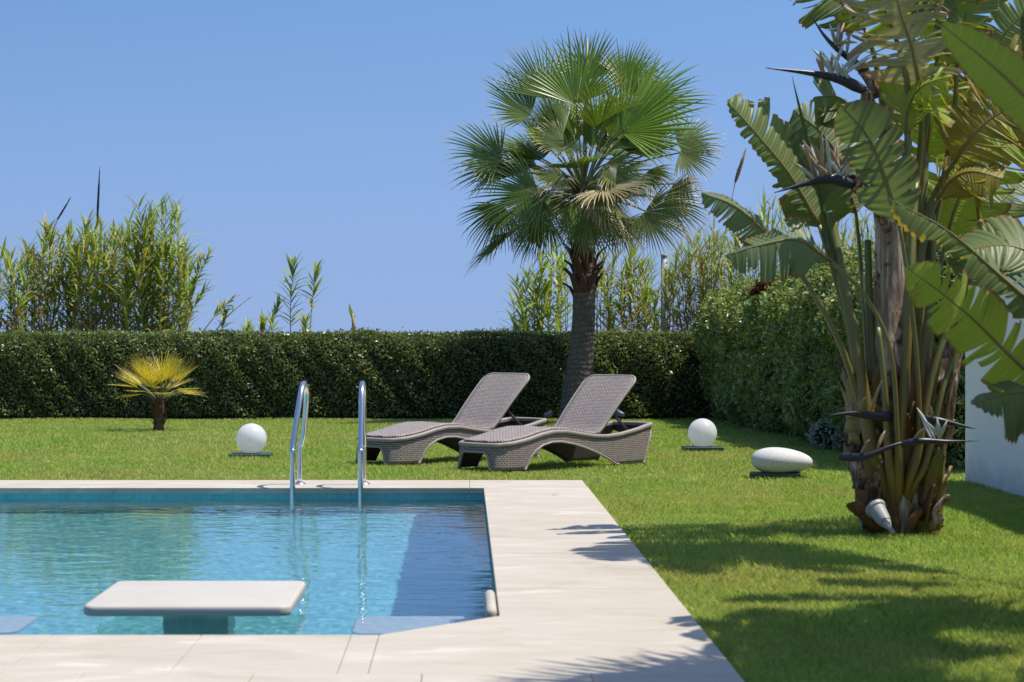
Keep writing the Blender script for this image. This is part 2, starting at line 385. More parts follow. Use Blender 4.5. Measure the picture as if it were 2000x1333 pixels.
# in-pool table
tb = empty('pool_table', (-1.16, 9.40, ZF))
tag(tb, 'white stone slab table with rounded corners standing in the pool water on a tiled pillar', 'table')
mb = MB(); slab_round(mb, None, 0.435, 0.46, 0.055, 1.327, 1.373, 0.016)
mb.build('table_top', MT['tabletop'] if 'tabletop' in MT else MT['stone'], tb, auto=50)
mb = MB()
hx, hy = 0.14, 0.14
P4 = [(-hx, -hy), (hx, -hy), (hx, hy), (-hx, hy)]; L = 0
for i in range(4):
    (xa, ya), (xb, yb) = P4[i], P4[(i + 1) % 4]
    mb.face([mb.vert((xa, ya, 0), (L, 0)), mb.vert((xb, yb, 0), (L + 2 * hx, 0)), mb.vert((xb, yb, 1.327), (L + 2 * hx, 1.327)), mb.vert((xa, ya, 1.327), (L, 1.327))]); L += 2 * hx
mb.build('pedestal', MT['tile_grey'], tb, smooth=False)
MT['pale'] = m_plain('pale_mosaic', (.50, .54, .55), .4, .4, 45, .25)
# submerged stools either side of the table
def stool(x, y, label):
    s = empty('pool_stool', (x, y, ZF)); tag(s, label, 'stool', 'stone stools under the water beside the pool table')
    mb = MB(); slab_round(mb, None, 0.27, 0.27, 0.08, 0.84, 0.90, 0.015); mb.build('seat', MT['pale'], s, auto=50).cycles.is_caustics_receiver = True
    mb = MB(); lathe(mb, [(0.11, 0.0), (0.11, 0.84)], 24); mb.build('pedestal', MT['tile_grey'], s).cycles.is_caustics_receiver = True
stool(-0.22, 9.50, 'pale stone stool under the water between the table and the cut pool corner')
stool(-2.20, 9.52, 'pale stone stool under the water left of the pool table, cut by the frame')
# rounded stone end piece by the cut corner
mb = MB(); slab_round(mb, None, 0.024, 0.34, 0.022, -0.20, 0.004, 0.025)
st_ = mb.build('stone_block', MT['stone'], loc=(0.112, 9.34, 0.0), auto=50); tag(st_, 'small rounded white stone block against the right pool wall near the cut corner', 'stone block')

# ladder: two bent steel handrails joined by treads under water
ld = empty('pool_ladder', (-1.04, 16.3, 0.0)); tag(ld, 'polished steel pool ladder with two tall arched handrails over the far edge', 'ladder')
for xo in (-0.245, 0.262):
    tilt = 0.03 if xo < 0 else 0.0
    p = [(xo, -0.27, -1.0), (xo, -0.27, -0.3), (xo, -0.27, 0.0), (xo, -0.27, 0.26), (xo, -0.245, 0.31), (xo + tilt, -0.16, 0.56), (xo + tilt * 1.6, -0.10, 0.70), (xo + tilt * 1.9, -0.02, 0.765),
         (xo + tilt * 2.1, 0.08, 0.775), (xo + tilt * 2.3, 0.16, 0.73), (xo + tilt * 2.2, 0.20, 0.62), (xo + tilt * 1.5, 0.22, 0.40), (xo + tilt * 0.9, 0.235, 0.31), (xo + tilt * 0.6, 0.24, 0.26), (xo + tilt * 0.4, 0.24, 0.0)]
    mb = MB(); mb.tube(spline(p, 90), 0.0215, 20); hr = mb.build('handrail', MT['chrome'], ld)
    mb = MB(); lathe(mb, [(0.0, 0.014), (0.03, 0.014), (0.046, 0.008), (0.05, 0.0)], 28, c=(xo + tilt * 0.4, 0.24, 0.001)); mb.build('flange', MT['chrome'], hr)
for z in (-0.35, -0.62, -0.9):
    mb = MB(); mb.box(-0.235, 0.25, -0.31, -0.23, z - .012, z + .012); mb.build('tread', MT['chrome'], ld, smooth=False, bevel=0.004)

# globe lamps on square plates
def globe(x, y, label, first=None):
    if first:
        o = copy_tree(first); o.location = (x, y, 0); o['label'] = label; return o
    g = empty('globe_lamp', (x, y, 0)); tag(g, label, 'garden lamp', 'white globe lamps on the lawn')
    mb = MB(); lathe(mb, [(max(0.0005, 0.146 * math.sin(R(t))), 0.156 - 0.146 * math.cos(R(t))) for t in np.linspace(14, 180, 40)], 56); mb.build('globe', MT['globe'], g)
    mb = MB(); mb.box(-0.195, 0.195, -0.195, 0.195, -0.012, 0.016); pl = mb.build('base_plate', MT['plate'], g, smooth=False, bevel=0.004)
    mb = MB(); lathe(mb, [(0.055, 0.014), (0.055, 0.022), (0.045, 0.026)], 24); mb.build('socket', MT['black'], g)
    return g
p = G(491, 889); g1 = globe(p.x, p.y, 'white globe lamp standing left of the pool ladder')
p = G(1372, 876); globe(p.x, p.y, 'white globe lamp standing right of the sun loungers', g1)
# oval stone lamp
p = G(1527, 930); pb = empty('pebble_lamp', (p.x, p.y, 0), R(-8)); tag(pb, 'grey speckled oval stone lamp lying on the lawn left of the broad-leaved plant', 'garden lamp')
mb = MB(); rows = []
for i in range(25):
    t = R(180 * i / 24); c_, s_ = -math.cos(t), max(0.002, math.sin(t)); r_ = s_ ** 0.92
    fat = 1.0 + 0.16 * (-c_) ; rows.append([(c_ * 0.249, 0.165 * r_ * fat * math.cos(R(k * 7.5)), 0.122 + 0.008 * -c_ + 0.108 * r_ * fat * math.sin(R(k * 7.5))) for k in range(48)])
mb.grid(rows, None, 0, True); mb.build('stone', MT['speckle'], pb)
mb = MB(); mb.box(-0.26, 0.15, -0.12, 0.12, 0.0, 0.028); mb.build('base_plate', MT['plate'], pb, smooth=False, bevel=0.004)

# ---------------------------------------------------------------- sun loungers
def weave(name, c0, c1, dark, wu, wv):
    M = Mat(name); u = M.n('ShaderNodeUVMap').outputs[0]
    def bk(off):
        t = M.n('ShaderNodeTexBrick', offset=0.5, squash=1.0, Scale=1.0); t.inputs['Brick Width'].default_value = wu; t.inputs['Row Height'].default_value = wv
        t.inputs['Mortar Size'].default_value = wv * 0.2; t.inputs['Mortar Smooth'].default_value = 0.9
        M.set(t.inputs['Vector'], u); M.set(t.inputs['Color1'], c0); M.set(t.inputs['Color2'], c1); M.set(t.inputs['Mortar'], dark); return t
    t = bk(0); h = M.math('SUBTRACT', 1.0, t.outputs['Fac'])
    return M.done(M.prin(t.outputs['Color'], 0.5, 0.4, M.bump(h, 0.9, 0.006)))
TAUPE = (0.185, 0.16, 0.155)
MT['weave_seat'] = weave('woven_seat', (0.42, 0.355, 0.32), (0.34, 0.285, 0.255), (0.085, 0.068, 0.06), 0.038, 0.0165)
MT['weave_side'] = weave('woven_side', (0.33, 0.275, 0.245), (0.26, 0.215, 0.19), (0.06, 0.048, 0.043), 0.028, 0.017)
MT['resin'] = m_plain('taupe_resin', (0.29, 0.25, 0.225), 0.5, 0.4, 60, 0.06)
MT['resin_dark'] = m_plain('dark_resin', (0.05, 0.042, 0.042), 0.5, 0.4, 60, 0.1)

UU = [-.08, .05, .2, .35, .48, .62, .8, .95, 1.1, 1.25, 1.45, 1.6, 1.70]
RZ = [.222, .235, .262, .30, .32, .318, .29, .268, .262, .272, .305, .335, .35]
def rim_z(u): return interp(u, UU, RZ)
def low_side(u): return interp(u, [-.1, .165, .18, .22, .28, .36, .46, .56, .70, .82, .95, 1.08, 1.20, 1.56, 1.70], [0, 0, .03, .10, .158, .20, .222, .222, .198, .165, .12, .065, 0.0, 0.0, .29])
def half_w(u): return interp(u, [-.08, 0.0, .12, .3, 1.2, 1.5, 1.66, 1.70], [.235, .285, .305, .31, .31, .295, .262, .235])
def outline(n_side=64, n_end=18):
    """closed plan outline (u, v), starting at the rear near corner, going to the front on the near side (v<0), round the front, back on the far side"""
    side = [(u, -half_w(u)) for u in np.linspace(1.70, -.08, n_side)]
    w0, w1 = half_w(-.08), half_w(1.70)
    front = [(-.08 - 0.055 * math.sin(math.pi * k / n_end) ** 0.8, -w0 + 2 * w0 * k / n_end) for k in range(1, n_end)]
    far = [(u, -v) for u, v in side[::-1]]
    rear = [(1.70 + 0.03 * math.sin(math.pi * k / n_end), w1 - 2 * w1 * k / n_end) for k in range(1, n_end)]
    return side + front + far + rear
def low_at(u, v):
    if u < 0.02 and abs(v) < 0.30:
        t = abs(v)
        arch = interp(t, [0, .12, .155, .175, .19], [.15, .15, .13, .08, 0.0])
        return arch if u < -0.07 else 0.0
    if u > 1.66: return interp(u, [1.66, 1.70, 1.74], [.20, .28, .22])
    return low_side(u)
def make_lounger():
    root = empty('sun_lounger'); tag(root, 'x', 'sun lounger', 'grey woven sun loungers side by side on the lawn')
    O = outline(110, 40); n = len(O)
    # skirt
    mb = MB(); rows = []; uvs = []; NR = 9; cum = [0.0]
    for i in range(1, n): cum.append(cum[-1] + math.hypot(O[i][0] - O[i - 1][0], O[i][1] - O[i - 1][1]))
    for r in range(NR):
        t = r / (NR - 1); row = []; uvr = []
        for i, (u, v) in enumerate(O):
            zt = rim_z(u) - 0.02; zb = min(low_at(u, v), zt - 0.02); z = zt + (zb - zt) * t
            drop = (zt - z); f = 1.0 + 0.10 * drop
            tap = -0.42 * drop if u > 1.55 else 0.0
            uu = u + (tap * (u - 1.55) / 0.15 if u > 1.55 else 0) * 0.4 - (0.12 * drop if u < 0 else 0)
            row.append((uu, v * f, z)); uvr.append((cum[i], z))
        rows.append(row); uvs.append(uvr)
    mb.grid(rows, uvs, 0, True)
    o = mb.build('skirt', [MT['weave_side'], MT['resin_dark']], root)
    md = o.modifiers.new('thick', 'SOLIDIFY'); md.thickness = 0.018; md.offset = -1.0; md.material_offset = 1; md.material_offset_rim = 0
    # light edging along the lower edge of the arches
    low = rows[-1]; mb = MB()
    side_n = [i for i in range(n) if O[i][1] < 0 and O[i][0] > -0.07 and (0.14 < O[i][0] < 1.24 or O[i][0] > 1.52)]
    def runs(sel):
        out = []; cur = [sel[0]]
        for a_, b_ in zip(sel, sel[1:]):
            if b_ == a_ + 1: cur.append(b_)
            else: out.append(cur); cur = [b_]
        out.append(cur); return [q for q in out if len(q) > 2]
    sel = [i for i in range(n) if (0.14 < O[i][0] < 1.24) or O[i][0] > 1.53 or (O[i][0] < -0.075 and abs(O[i][1]) < 0.20)]
    for q in runs(sel): mb.tube([low[i] for i in q], 0.0105, 6)
    mb.build('edge_trim', MT['resin'], root)
    # rim
    mb = MB(); pts = [Vector((u, v, rim_z(u) - 0.004)) for u, v in O]; rowsr = []
    for i, p in enumerate(pts):
        t = (pts[(i + 1) % n] - pts[i - 1]).normalized(); b = Vector((t.y, -t.x, 0)).normalized()
        prof = [(0.010, -0.022), (0.014, -0.010), (0.012, 0.003), (0.004, 0.010), (-0.022, 0.010), (-0.032, 0.005), (-0.035, -0.006), (-0.035, -0.025)]
        rowsr.append([p - b * x + Vector((0, 0, z)) for x, z in prof])
    rowsr.append(rowsr[0])
    mb.grid(rowsr, None, 0, True); mb.build('frame', MT['resin'], root, auto=60)
    # seat
    mb = MB(); rows = []; uvs = []
    for u in np.linspace(-0.10, 1.04, 58):
        hw = half_w(max(u, -.08)) - 0.030
        if u < -0.02: hw *= max(0.3, 1 - ((-0.02 - u) / 0.08) ** 2 * 0.35)
        row = []; uvr = []
        for k in range(13):
            s = -1 + 2 * k / 12; z = rim_z(u) + 0.014 - 0.012 * (abs(s) ** 6) - 0.012 * (1 - s * s)
            row.append((u, s * hw, z)); uvr.append((s * hw, u))
        rows.append(row); uvs.append(uvr)
    mb.grid(rows, uvs); o = mb.build('seat', MT['weave_seat'], root)
    md = o.modifiers.new('thick', 'SOLIDIFY'); md.thickness = 0.02; md.offset = -1.0
    # backrest
    br = empty('tmp'); bpy.data.objects.remove(br)
    Lb, ang = 0.70, R(49.5); hz = rim_z(1.0) - 0.018
    mb = MB(); rows = []; uvs = []
    ax = Vector((math.cos(ang), 0, math.sin(ang))); nx_ = Vector((-math.sin(ang), 0, math.cos(ang)))
    def bw(s):
        w_ = 0.290 + 0.026 * s
        d = Lb * (1 - s); r = 0.095
        if d < r: w_ -= r - math.sqrt(max(0, r * r - (r - d) ** 2))
        return w_
    ss = list(np.linspace(0, 0.84, 16)) + list(1 - 0.16 * (1 - np.linspace(0.1, 1, 14)) ** 1.6)
    for s in ss:
        row = []; uvr = []; wv_ = bw(s)
        for k in range(11):
            q = -1 + 2 * k / 10
            p = Vector((1.005, 0, hz)) + ax * (Lb * s) + nx_ * (0.012 * math.sin(math.pi * s) + 0.016 * q * q * (1 - s) + 0.02 * max(0, .15 - s) / .15)
            row.append((p.x, q * wv_, p.z)); uvr.append((q * wv_, Lb * s))
        rows.append(row); uvs.append(uvr)
    rows = [r_[::-1] for r_ in rows]; uvs = [r_[::-1] for r_ in uvs]
    edge = [Vector(r_[0]) for r_ in rows] + [Vector(p) for p in rows[-1][1:-1]] + [Vector(r_[-1]) for r_ in rows[::-1]]
    mb.grid(rows, uvs); o = mb.build('backrest', [MT['weave_seat'], MT['resin_dark']], root)
    md = o.modifiers.new('thick', 'SOLIDIFY'); md.thickness = 0.026; md.offset = -1.0; md.material_offset = 1; md.material_offset_rim = 0
    mb = MB(); mb.tube([p - nx_ * 0.008 for p in edge], 0.0125, 8); mb.build('backrest_rim', MT['resin'], o)
    for sgn in (-1, 1):
        a_ = Vector((1.005, sgn * 0.235, hz)) + ax * 0.30 - nx_ * 0.03; b_ = Vector((1.42, sgn * 0.255, rim_z(1.42) - 0.04))
        mb = MB(); mb.tube([a_, b_], 0.014, 8, flat=0.6); mb.build('strut', MT['resin_dark'], root)
    return root
lg1 = make_lounger()
LA = math.atan2(0.67, 0.742)
fn = Vector((0.245, 18.52, 0)); ax_ = Vector((math.cos(LA), math.sin(LA), 0))
lg1.location = fn - ax_ * 0.09; lg1.rotation_euler.z = LA; lg1.scale.x = 1.075
lg1['label'] = 'taupe woven sun lounger nearer the pool, right one of the pair, its back raised'
lg2 = copy_tree(lg1); lg2.location = lg1.location + Vector((-0.925, 0.90, 0))
lg2['label'] = 'taupe woven sun lounger farther from the camera, left one of the pair'

# ---------------------------------------------------------------- small things
p = G(1297, 812); mb = MB(); mb.tube([(0, 0, -0.05), (0, 0, 0.9), (0, 0, 2.35)], [0.055, 0.05, 0.047], 16)
ps = empty('lamp_post', (Wp(1297, 600, 33).x, 33, 0)); tag(ps, 'plain grey metal post behind the hedge right of the palm trunk', 'post'); mb.build('pole', MT['post'], ps)
mb = MB(); lathe(mb, [(0.0, 2.40), (0.05, 2.385), (0.056, 2.35), (0.05, 2.345)], 16); mb.build('cap', MT['post'], ps)
def spot(x, y, rz, label, first=None):
    if first: o = copy_tree(first); o.location = (x, y, 0); o.rotation_euler.z = rz; o['label'] = label; return o
    s = empty('garden_spotlight', (x, y, 0), rz); tag(s, label, 'spotlight', 'small spotlights by the palm trunk')
    mb = MB(); mb.tube([(0, 0, -0.02), (0, 0, 0.075)], 0.012, 8); mb.build('spike', MT['black'], s)
    mb = MB(); mb.tube([(-0.04, 0, 0.085), (-0.03, 0, 0.09), (0.015, 0, 0.105), (0.06, 0, 0.125)], [0.02, 0.03, 0.036, 0.045], 20)
    hd = mb.build('lamp_head', MT['slate'], s)
    mb = MB(); mb.tube([(0.056, 0, 0.123), (0.068, 0, 0.129)], 0.048, 20); mb.build('rim', MT['black'], hd)
    return s
p = G(1068, 826); s1 = spot(p.x, p.y, R(20), 'small blue grey spotlight on the lawn between the two raised backrests')
p = G(1213, 824); spot(p.x, p.y, R(150), 'small blue grey spotlight on the lawn right of the palm trunk', s1)
# boundary wall on the right
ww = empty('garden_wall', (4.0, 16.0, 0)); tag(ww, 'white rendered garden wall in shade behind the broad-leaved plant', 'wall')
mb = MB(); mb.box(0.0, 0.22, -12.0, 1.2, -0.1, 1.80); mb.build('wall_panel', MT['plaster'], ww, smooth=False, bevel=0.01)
# dry leaf bits lying on the deck
for k, (x, y, s, lb) in enumerate(((1085, 968, 0.028, 'curled brown dry leaf on the pale deck, the upper of two specks'), (1087, 1003, 0.013, 'tiny brown dry speck of leaf on the deck below the curled one'))):
    p = G(x, y); mb = MB()
    mb.ribbon([Vector((-s, 0, 0.003)), Vector((-s * .4, .004, 0.010)), Vector((s * .4, .006, 0.012)), Vector((s, 0, 0.002))], [s * .15, s * .4, s * .4, s * .1], Vector((0, 1, 0)))
    o = mb.build('dry_leaf', m_plain('dry_leaf', (0.10, 0.065, 0.035), 0.8, 0.1), loc=(p.x, p.y, 0.001)); tag(o, lb, 'leaf', 'dry leaves on the deck')

# ---------------------------------------------------------------- hedges, canes, palms
rng = np.random.default_rng(3); random.seed(4)
HEDGE = [(0.0, (0.075, 0.11, 0.045)), (0.5, (0.145, 0.20, 0.075)), (0.85, (0.24, 0.30, 0.12)), (1.0, (0.36, 0.34, 0.18))]
MT['hedge'] = m_leafcloud('hedge_leaves', HEDGE, 0.36, 0.36, (1.35, 1.3, .5), 0.5)
MT['shrub'] = m_leafcloud('shrub_leaves', [(0.0, (0.105, 0.16, 0.05)), (0.5, (0.215, 0.295, 0.10)), (0.85, (0.37, 0.44, 0.17)), (1.0, (0.42, 0.42, 0.22))], 0.36, 0.38, (1.3, 1.2, .5), 0.5)
MT['core'] = m_plain('hedge_dark_core', (0.03, 0.032, 0.018), 0.95, 0.05, 20, 0.4)  # near-black fill colour standing in for the shade deep inside the foliage
MT['twig'] = m_plain('twig_bark', (0.09, 0.065, 0.045), 0.9, 0.1, 30, 0.3)
def leaves(P, N, size, mats, name, parent, jitter=0.9, aspect=0.5, midx=None):
    """one small folded leaf per point: 4-gon base, side, tip, side"""
    n = len(P); d = N * 0.55 + rng.normal(0, jitter, (n, 3)); d /= np.linalg.norm(d, axis=1)[:, None] + 1e-9
    r = rng.normal(0, 1, (n, 3)); s = np.cross(d, r); s /= np.linalg.norm(s, axis=1)[:, None] + 1e-9
    L = (size * rng.uniform(.6, 1.35, n))[:, None]; up = np.cross(s, d)
    V = np.stack([P - d * L * .5, P + s * L * aspect * .5 + up * L * .10, P + d * L * .55, P - s * L * aspect * .5 + up * L * .10], 1).reshape(-1, 3)
    return fast(name, V, 4, mats, parent, midx=midx)
# clipped hedge along the back
HY0, HY1, HT, HX0, HX1 = 29.75, 30.9, 1.17, -12.5, 6.0
hd = empty('clipped_hedge', (-2.0, 30.3, 0)); tag(hd, 'long flat-topped clipped green hedge across the back of the lawn', 'hedge')
def box_shell(x0, x1, y0, y1, z1, nf, ntop):
    out = []; nr = []
    x = rng.uniform(x0, x1, nf); z = z1 * rng.uniform(0.0, 1, nf) ** 0.9
    y = y0 + 0.03 * np.sin(x * 2.3 + np.sin(z * 3)) + 0.03 * np.sin(x * 7.1 + z * 5) + 0.03 * np.sin(x * 17 + z * 13) + np.abs(rng.normal(0, .07, nf)) + 0.10 * (z / z1) ** 2
    rr_ = .26; zz_ = np.clip((z - (z1 - rr_)) / rr_, 0, .97); y = y + rr_ * (1 - np.sqrt(1 - zz_ ** 2)); y += 0.02 * np.sin(x * 1.1 + 2) * np.sin(z * 2.5) + 0.02 * np.sin(x * 4.3 + z * 7)
    out.append(np.stack([x, y, z + .02], 1)); nr.append(np.stack([0 * zz_, -1 + .5 * zz_, .3 + zz_], 1))
    x = rng.uniform(x0, x1, ntop); y = y0 + .2 + (y1 - y0 - .2) * rng.random(ntop) ** 1.3
    z = z1 + 0.012 * np.sin(x * 3.1) + 0.016 * np.sin(x * 9 + y * 4) - np.abs(rng.normal(0, .04, ntop)) + 0.035 * (rng.random(ntop) < .06) + 0.05 * (rng.random(ntop) < .012) + .018 * np.sin(x * 1.7 + 1) * np.sin(x * 5.3)
    out.append(np.stack([x, y, z], 1)); nr.append(np.tile([0, -0.2, 1], (ntop, 1)))
    return np.concatenate(out), np.concatenate(nr)
P, N = box_shell(HX0, HX1, HY0, HY1, HT, 75000, 40000)
leaves(P - np.array([-2.0, 30.3, 0]), N, 0.045, MT['hedge'], 'foliage', hd)
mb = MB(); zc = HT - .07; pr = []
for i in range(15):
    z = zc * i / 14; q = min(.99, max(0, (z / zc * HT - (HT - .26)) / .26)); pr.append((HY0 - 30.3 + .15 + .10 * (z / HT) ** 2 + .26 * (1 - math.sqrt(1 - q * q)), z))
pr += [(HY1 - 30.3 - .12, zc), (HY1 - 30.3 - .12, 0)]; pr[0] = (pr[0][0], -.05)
mb.grid([[(x, y, z + (.012 * math.sin(x * 3.1) if z > .5 else 0)) for x in np.linspace(HX0 + 2, HX1 + 2, 60)] for y, z in pr]); mb.build('dark_core', MT['core'], hd)  # solid dark core behind the leaves, in place of the shaded hedge interior

# loose tall hedge of shrubs on the right
def blob_shrub(blobs, dens, size, origin, name, label, cat, mat, extra=None):
    root = empty(name, origin); tag(root, label, cat); O_ = np.array(origin); C = np.array([b[:3] for b in blobs]); Rr = np.array([b[3:6] for b in blobs]); PP = []; NN = []
    for c, r in zip(C, Rr):
        n = int(dens * 4 * np.pi * ((r[0] * r[1] + r[0] * r[2] + r[1] * r[2]) / 3)); d = rng.normal(0, 1, (n, 3)); d /= np.linalg.norm(d, axis=1)[:, None]
        ph = rng.uniform(0, 6, 6); lump = 1 + 0.07 * np.sin(d[:, 0] * 7 + ph[0]) * np.sin(d[:, 2] * 6 + ph[1]) + 0.06 * np.sin(d[:, 1] * 13 + ph[2]) * np.sin(d[:, 2] * 12 + ph[3])
        rad = lump - np.abs(rng.normal(0, .09, n)) + 0.16 * (rng.random(n) < .04) * rng.random(n)
        PP.append(c + d * r * rad[:, None]); NN.append(d / r)
    P = np.concatenate(PP); N = np.concatenate(NN); N /= np.linalg.norm(N, axis=1)[:, None]
    inside = np.zeros(len(P), bool)
    for c, r in zip(C, Rr): inside |= (((P - c) / (r * 0.80)) ** 2).sum(1) < 1
    k = (~inside) & (P[:, 2] > 0.0); P, N = P[k], N[k]
    leaves(P - O_, N, size, mat, 'foliage', root)
    mb = MB()
    for c, r in zip(C, Rr):
        rows = [[(c[0] - O_[0] + r[0] * .74 * math.sin(R(i * 18)) * math.cos(R(j * 30)), c[1] - O_[1] + r[1] * .74 * math.sin(R(i * 18)) * math.sin(R(j * 30)), max(-0.05, c[2] + r[2] * .74 * math.cos(R(i * 18))) - O_[2]) for j in range(12)] for i in range(11)]
        mb.grid(rows, None, 0, True)
    mb.build('dark_core', MT['core'], root); return root  # dark ellipsoids fill the shrub, painted as its shaded inside
bl = []
rb = random.Random(8)
for k in range(15):
    t = k / 14; y = 29.3 - 10.3 * t; x = 3.45 + 0.62 * t
    top = 1.86 + 0.22 * t + rb.uniform(-.08, .1)
    bl.append((x + rb.uniform(-.05, .12) + 0.36, y, 0.62, 0.72 + rb.uniform(-.06, .1), 0.75, 0.78)); bl.append((x + 0.34, y + rb.uniform(-.3, .3), top - 0.66, 0.70 + rb.uniform(-.06, .08), 0.74, 0.66))
    if k % 2: bl.append((x + 1.3, y, top - 0.55, 0.8, 0.9, 0.66))
blob_shrub(bl, 1500, 0.06, (4.0, 24.5, 0), 'shrub_hedge', 'tall loose rounded hedge of green shrubs along the right side of the lawn', 'hedge', MT['shrub'])
MT['silver'] = m_leafcloud('silver_leaves', [(0, (.30, .34, .28)), (1, (.5, .52, .46))], .2, .6, (1, 1, .8), .2)
p = G(1612, 876); blob_shrub([(p.x, p.y, .14, .16, .2, .16), (p.x + .14, p.y - .3, .09, .12, .14, .11), (p.x - .03, p.y + .25, .1, .1, .12, .1)], 1500, 0.045, (p.x, p.y, 0), 'silver_shrub', 'small silvery white shrub at the foot of the tall hedge', 'shrub', MT['silver'])
MT['bronze'] = m_leafcloud('bronze_leaves', [(0, (.10, .035, .02)), (1, (.2, .07, .035))], .25, .5, (1.2, 1, .6), .3)
p = Wp(1490, 560, 25.2); blob_shrub([(p.x, p.y, p.z, .10, .13, .10), (p.x - .10, p.y, p.z - .05, .06, .08, .05)], 1500, 0.05, (p.x, p.y, p.z - .1), 'bronze_shoot', 'reddish brown withered shoot on top of the tall hedge', 'shoot', MT['bronze'])

# giant cane
def cane_mat(name, c0, c1, c2, trans=.35):
    M = Mat(name); r = M.island(); return M.leaf(M.ramp(r, [(0, c0), (.6, c1), (1, c2)]), M.mix(1.0, M.ramp(r, [(0, c0), (.6, c1), (1, c2)]), (1.5, 1.3, .5), 'MULTIPLY'), trans, .5, .35)
MT['cane'] = cane_mat('cane_leaves', (.17, .27, .05), (.29, .38, .085), (.44, .45, .15))
MT['cane_dry'] = cane_mat('dry_cane_leaves', (.28, .21, .10), (.36, .28, .14), (.45, .37, .22), .25)
MT['stem'] = m_plain('cane_stem', (.30, .25, .10), .6, .3, 20, .3); MT['stem_dark'] = m_plain('grey_stem', (.12, .10, .085), .8, .2, 20, .3)
UPV = Vector((0, 0, 1))
def cane(parent, base, tip, rn, leaf_len=.42, n=16, start=.35, dry=.12, lw=.017, spread=1.0, side_w=None):
    mb = MB(); base, tip = Vector(base), Vector(tip); b2 = (tip - base); h = b2.length
    mid = base.lerp(tip, .55) + Vector((rn.uniform(-.04, .04), rn.uniform(-.04, .04), .03)) * h
    pts = spline([base, mid, tip], 9); mb.tube(pts, [.011 * (1 - .75 * i / 8) for i in range(9)], 5, 1, caps=False)
    az = rn.uniform(0, 6.28)
    for k in range(n):
        t = start + (1 - start) * (k + rn.random() * .6) / n; q = min(t, .999) * 8; i = int(q); p = pts[i].lerp(pts[min(i + 1, 8)], q - i); tg = (pts[min(i + 1, 8)] - pts[i]).normalized()
        az += math.pi + rn.uniform(-.9, .9); out = Vector((math.cos(az), math.sin(az), 0)); out = (out - tg * out.dot(tg)).normalized()
        el = rn.uniform(.6, 1.35) * (0.95 if t < .8 else .6) * spread
        d = (tg * math.cos(el) + out * math.sin(el)).normalized(); L = leaf_len * rn.uniform(.6, 1.2) * (1 - .25 * max(0, t - .8) / .2)
        isdry = rn.random() < dry * (2.2 if t < .55 else .6); dr = rn.uniform(.2, .9) * (1.6 if isdry else 1.0)
        lp = []; c = p.copy(); dd = d.copy()
        for s_ in range(5):
            lp.append(c.copy()); c = c + dd * L / 4; dd = (dd - UPV * dr * .36 * (0.5 + s_ * .35)).normalized()
        sd_ = dd.cross(UPV); sd_ = sd_.normalized() if sd_.length > .05 else Vector((1, 0, 0))
        sd_ = (sd_ + UPV * rn.uniform(-.5, .5)).normalized()
        mb.ribbon(lp, [lw * .6, lw, lw * .8, lw * .45, .0012], sd_, 2 if isdry else 0)
    return mb.build('cane', [MT['cane'], MT['stem'], MT['cane_dry']], parent)
def clump(px_l, px_r, Y, tops, n, seed, label, group='giant cane clumps behind the hedge', lean=0.0, dry=.12, leaf_len=.42, nl=32, start=.28, depth=.6, lw=.02):
    """tops: list of (px x, px y) outlining the crown; n canes"""
    rn = random.Random(seed); cx = (Wp((px_l + px_r) / 2, 0, Y).x); root = empty('cane_clump', (cx, Y, 0)); tag(root, label, 'cane clump', group)
    xs = [t[0] for t in tops]; ys = [t[1] for t in tops]
    n = int(n * 1.1)
    for k in range(n):
        px = px_l + (px_r - px_l) * (k + rn.random()) / n; yy = Y + rn.uniform(-depth, depth)
        top_y = interp(px, xs, ys) ; hfac = 1 - abs(rn.gauss(0, .16)); tz = Wp(px, top_y, Y).z * max(.55, hfac); tip = Vector((Wp(px, 0, yy).x - cx, yy - Y, tz))
        base = Vector((tip.x * .75 + rn.uniform(-.15, .15) - lean * tz * .2, yy - Y + rn.uniform(-.15, .15), 0))
        cane(root, base, tip, rn, leaf_len, nl, start, dry, lw)
    return root
clump(-60, 60, 34, [(-60, 470), (0, 480), (30, 455), (60, 470)], 20, 1, 'leafy green and straw cane clump at the far left edge of the photo', dry=.25)
clump(50, 150, 34.5, [(50, 470), (100, 432), (125, 440), (150, 450)], 26, 2, 'leafy cane clump under the slanting dark spike', dry=.3)
clump(140, 250, 34, [(140, 440), (165, 402), (200, 425), (250, 440)], 34, 3, 'dense leafy cane clump under the upright dark spike', dry=.22)
clump(235, 370, 33.5, [(235, 440), (270, 400), (300, 380), (340, 390), (355, 420), (370, 520)], 44, 4, 'tallest dense leafy cane clump, the peak of the left thicket', dry=.12)
def loose_cane(name, label, specs, Y, seed, **kw):
    rn = random.Random(seed); b0 = Wp(specs[0][0][0], 700, Y); root = empty(name, (b0.x, Y, 0)); tag(root, label, 'cane clump', 'giant cane clumps behind the hedge')
    for (b, t, kwargs) in specs:
        B_ = Wp(b[0], b[1], Y); T_ = Wp(t[0], t[1], Y); cane(root, Vector((B_.x - b0.x, 0, B_.z)), Vector((T_.x - b0.x, 0, T_.z)), rn, **kwargs)
    return root
k1 = dict(leaf_len=.36, n=46, start=.35, dry=.02, lw=.023, spread=.8)
loose_cane('cane_clump', 'two slender leafy canes standing alone against the sky', [((570, 730), (575, 512), k1), ((602, 730), (618, 528), dict(leaf_len=.33, n=30, start=.55, dry=.0, lw=.023, spread=.8)), ((508, 690), (548, 590), dict(leaf_len=.25, n=14, start=.55, dry=0, lw=.018, spread=.7))], 33, 21)
sp = dict(leaf_len=.26, n=24, start=.45, dry=.1, lw=.02, spread=.8)
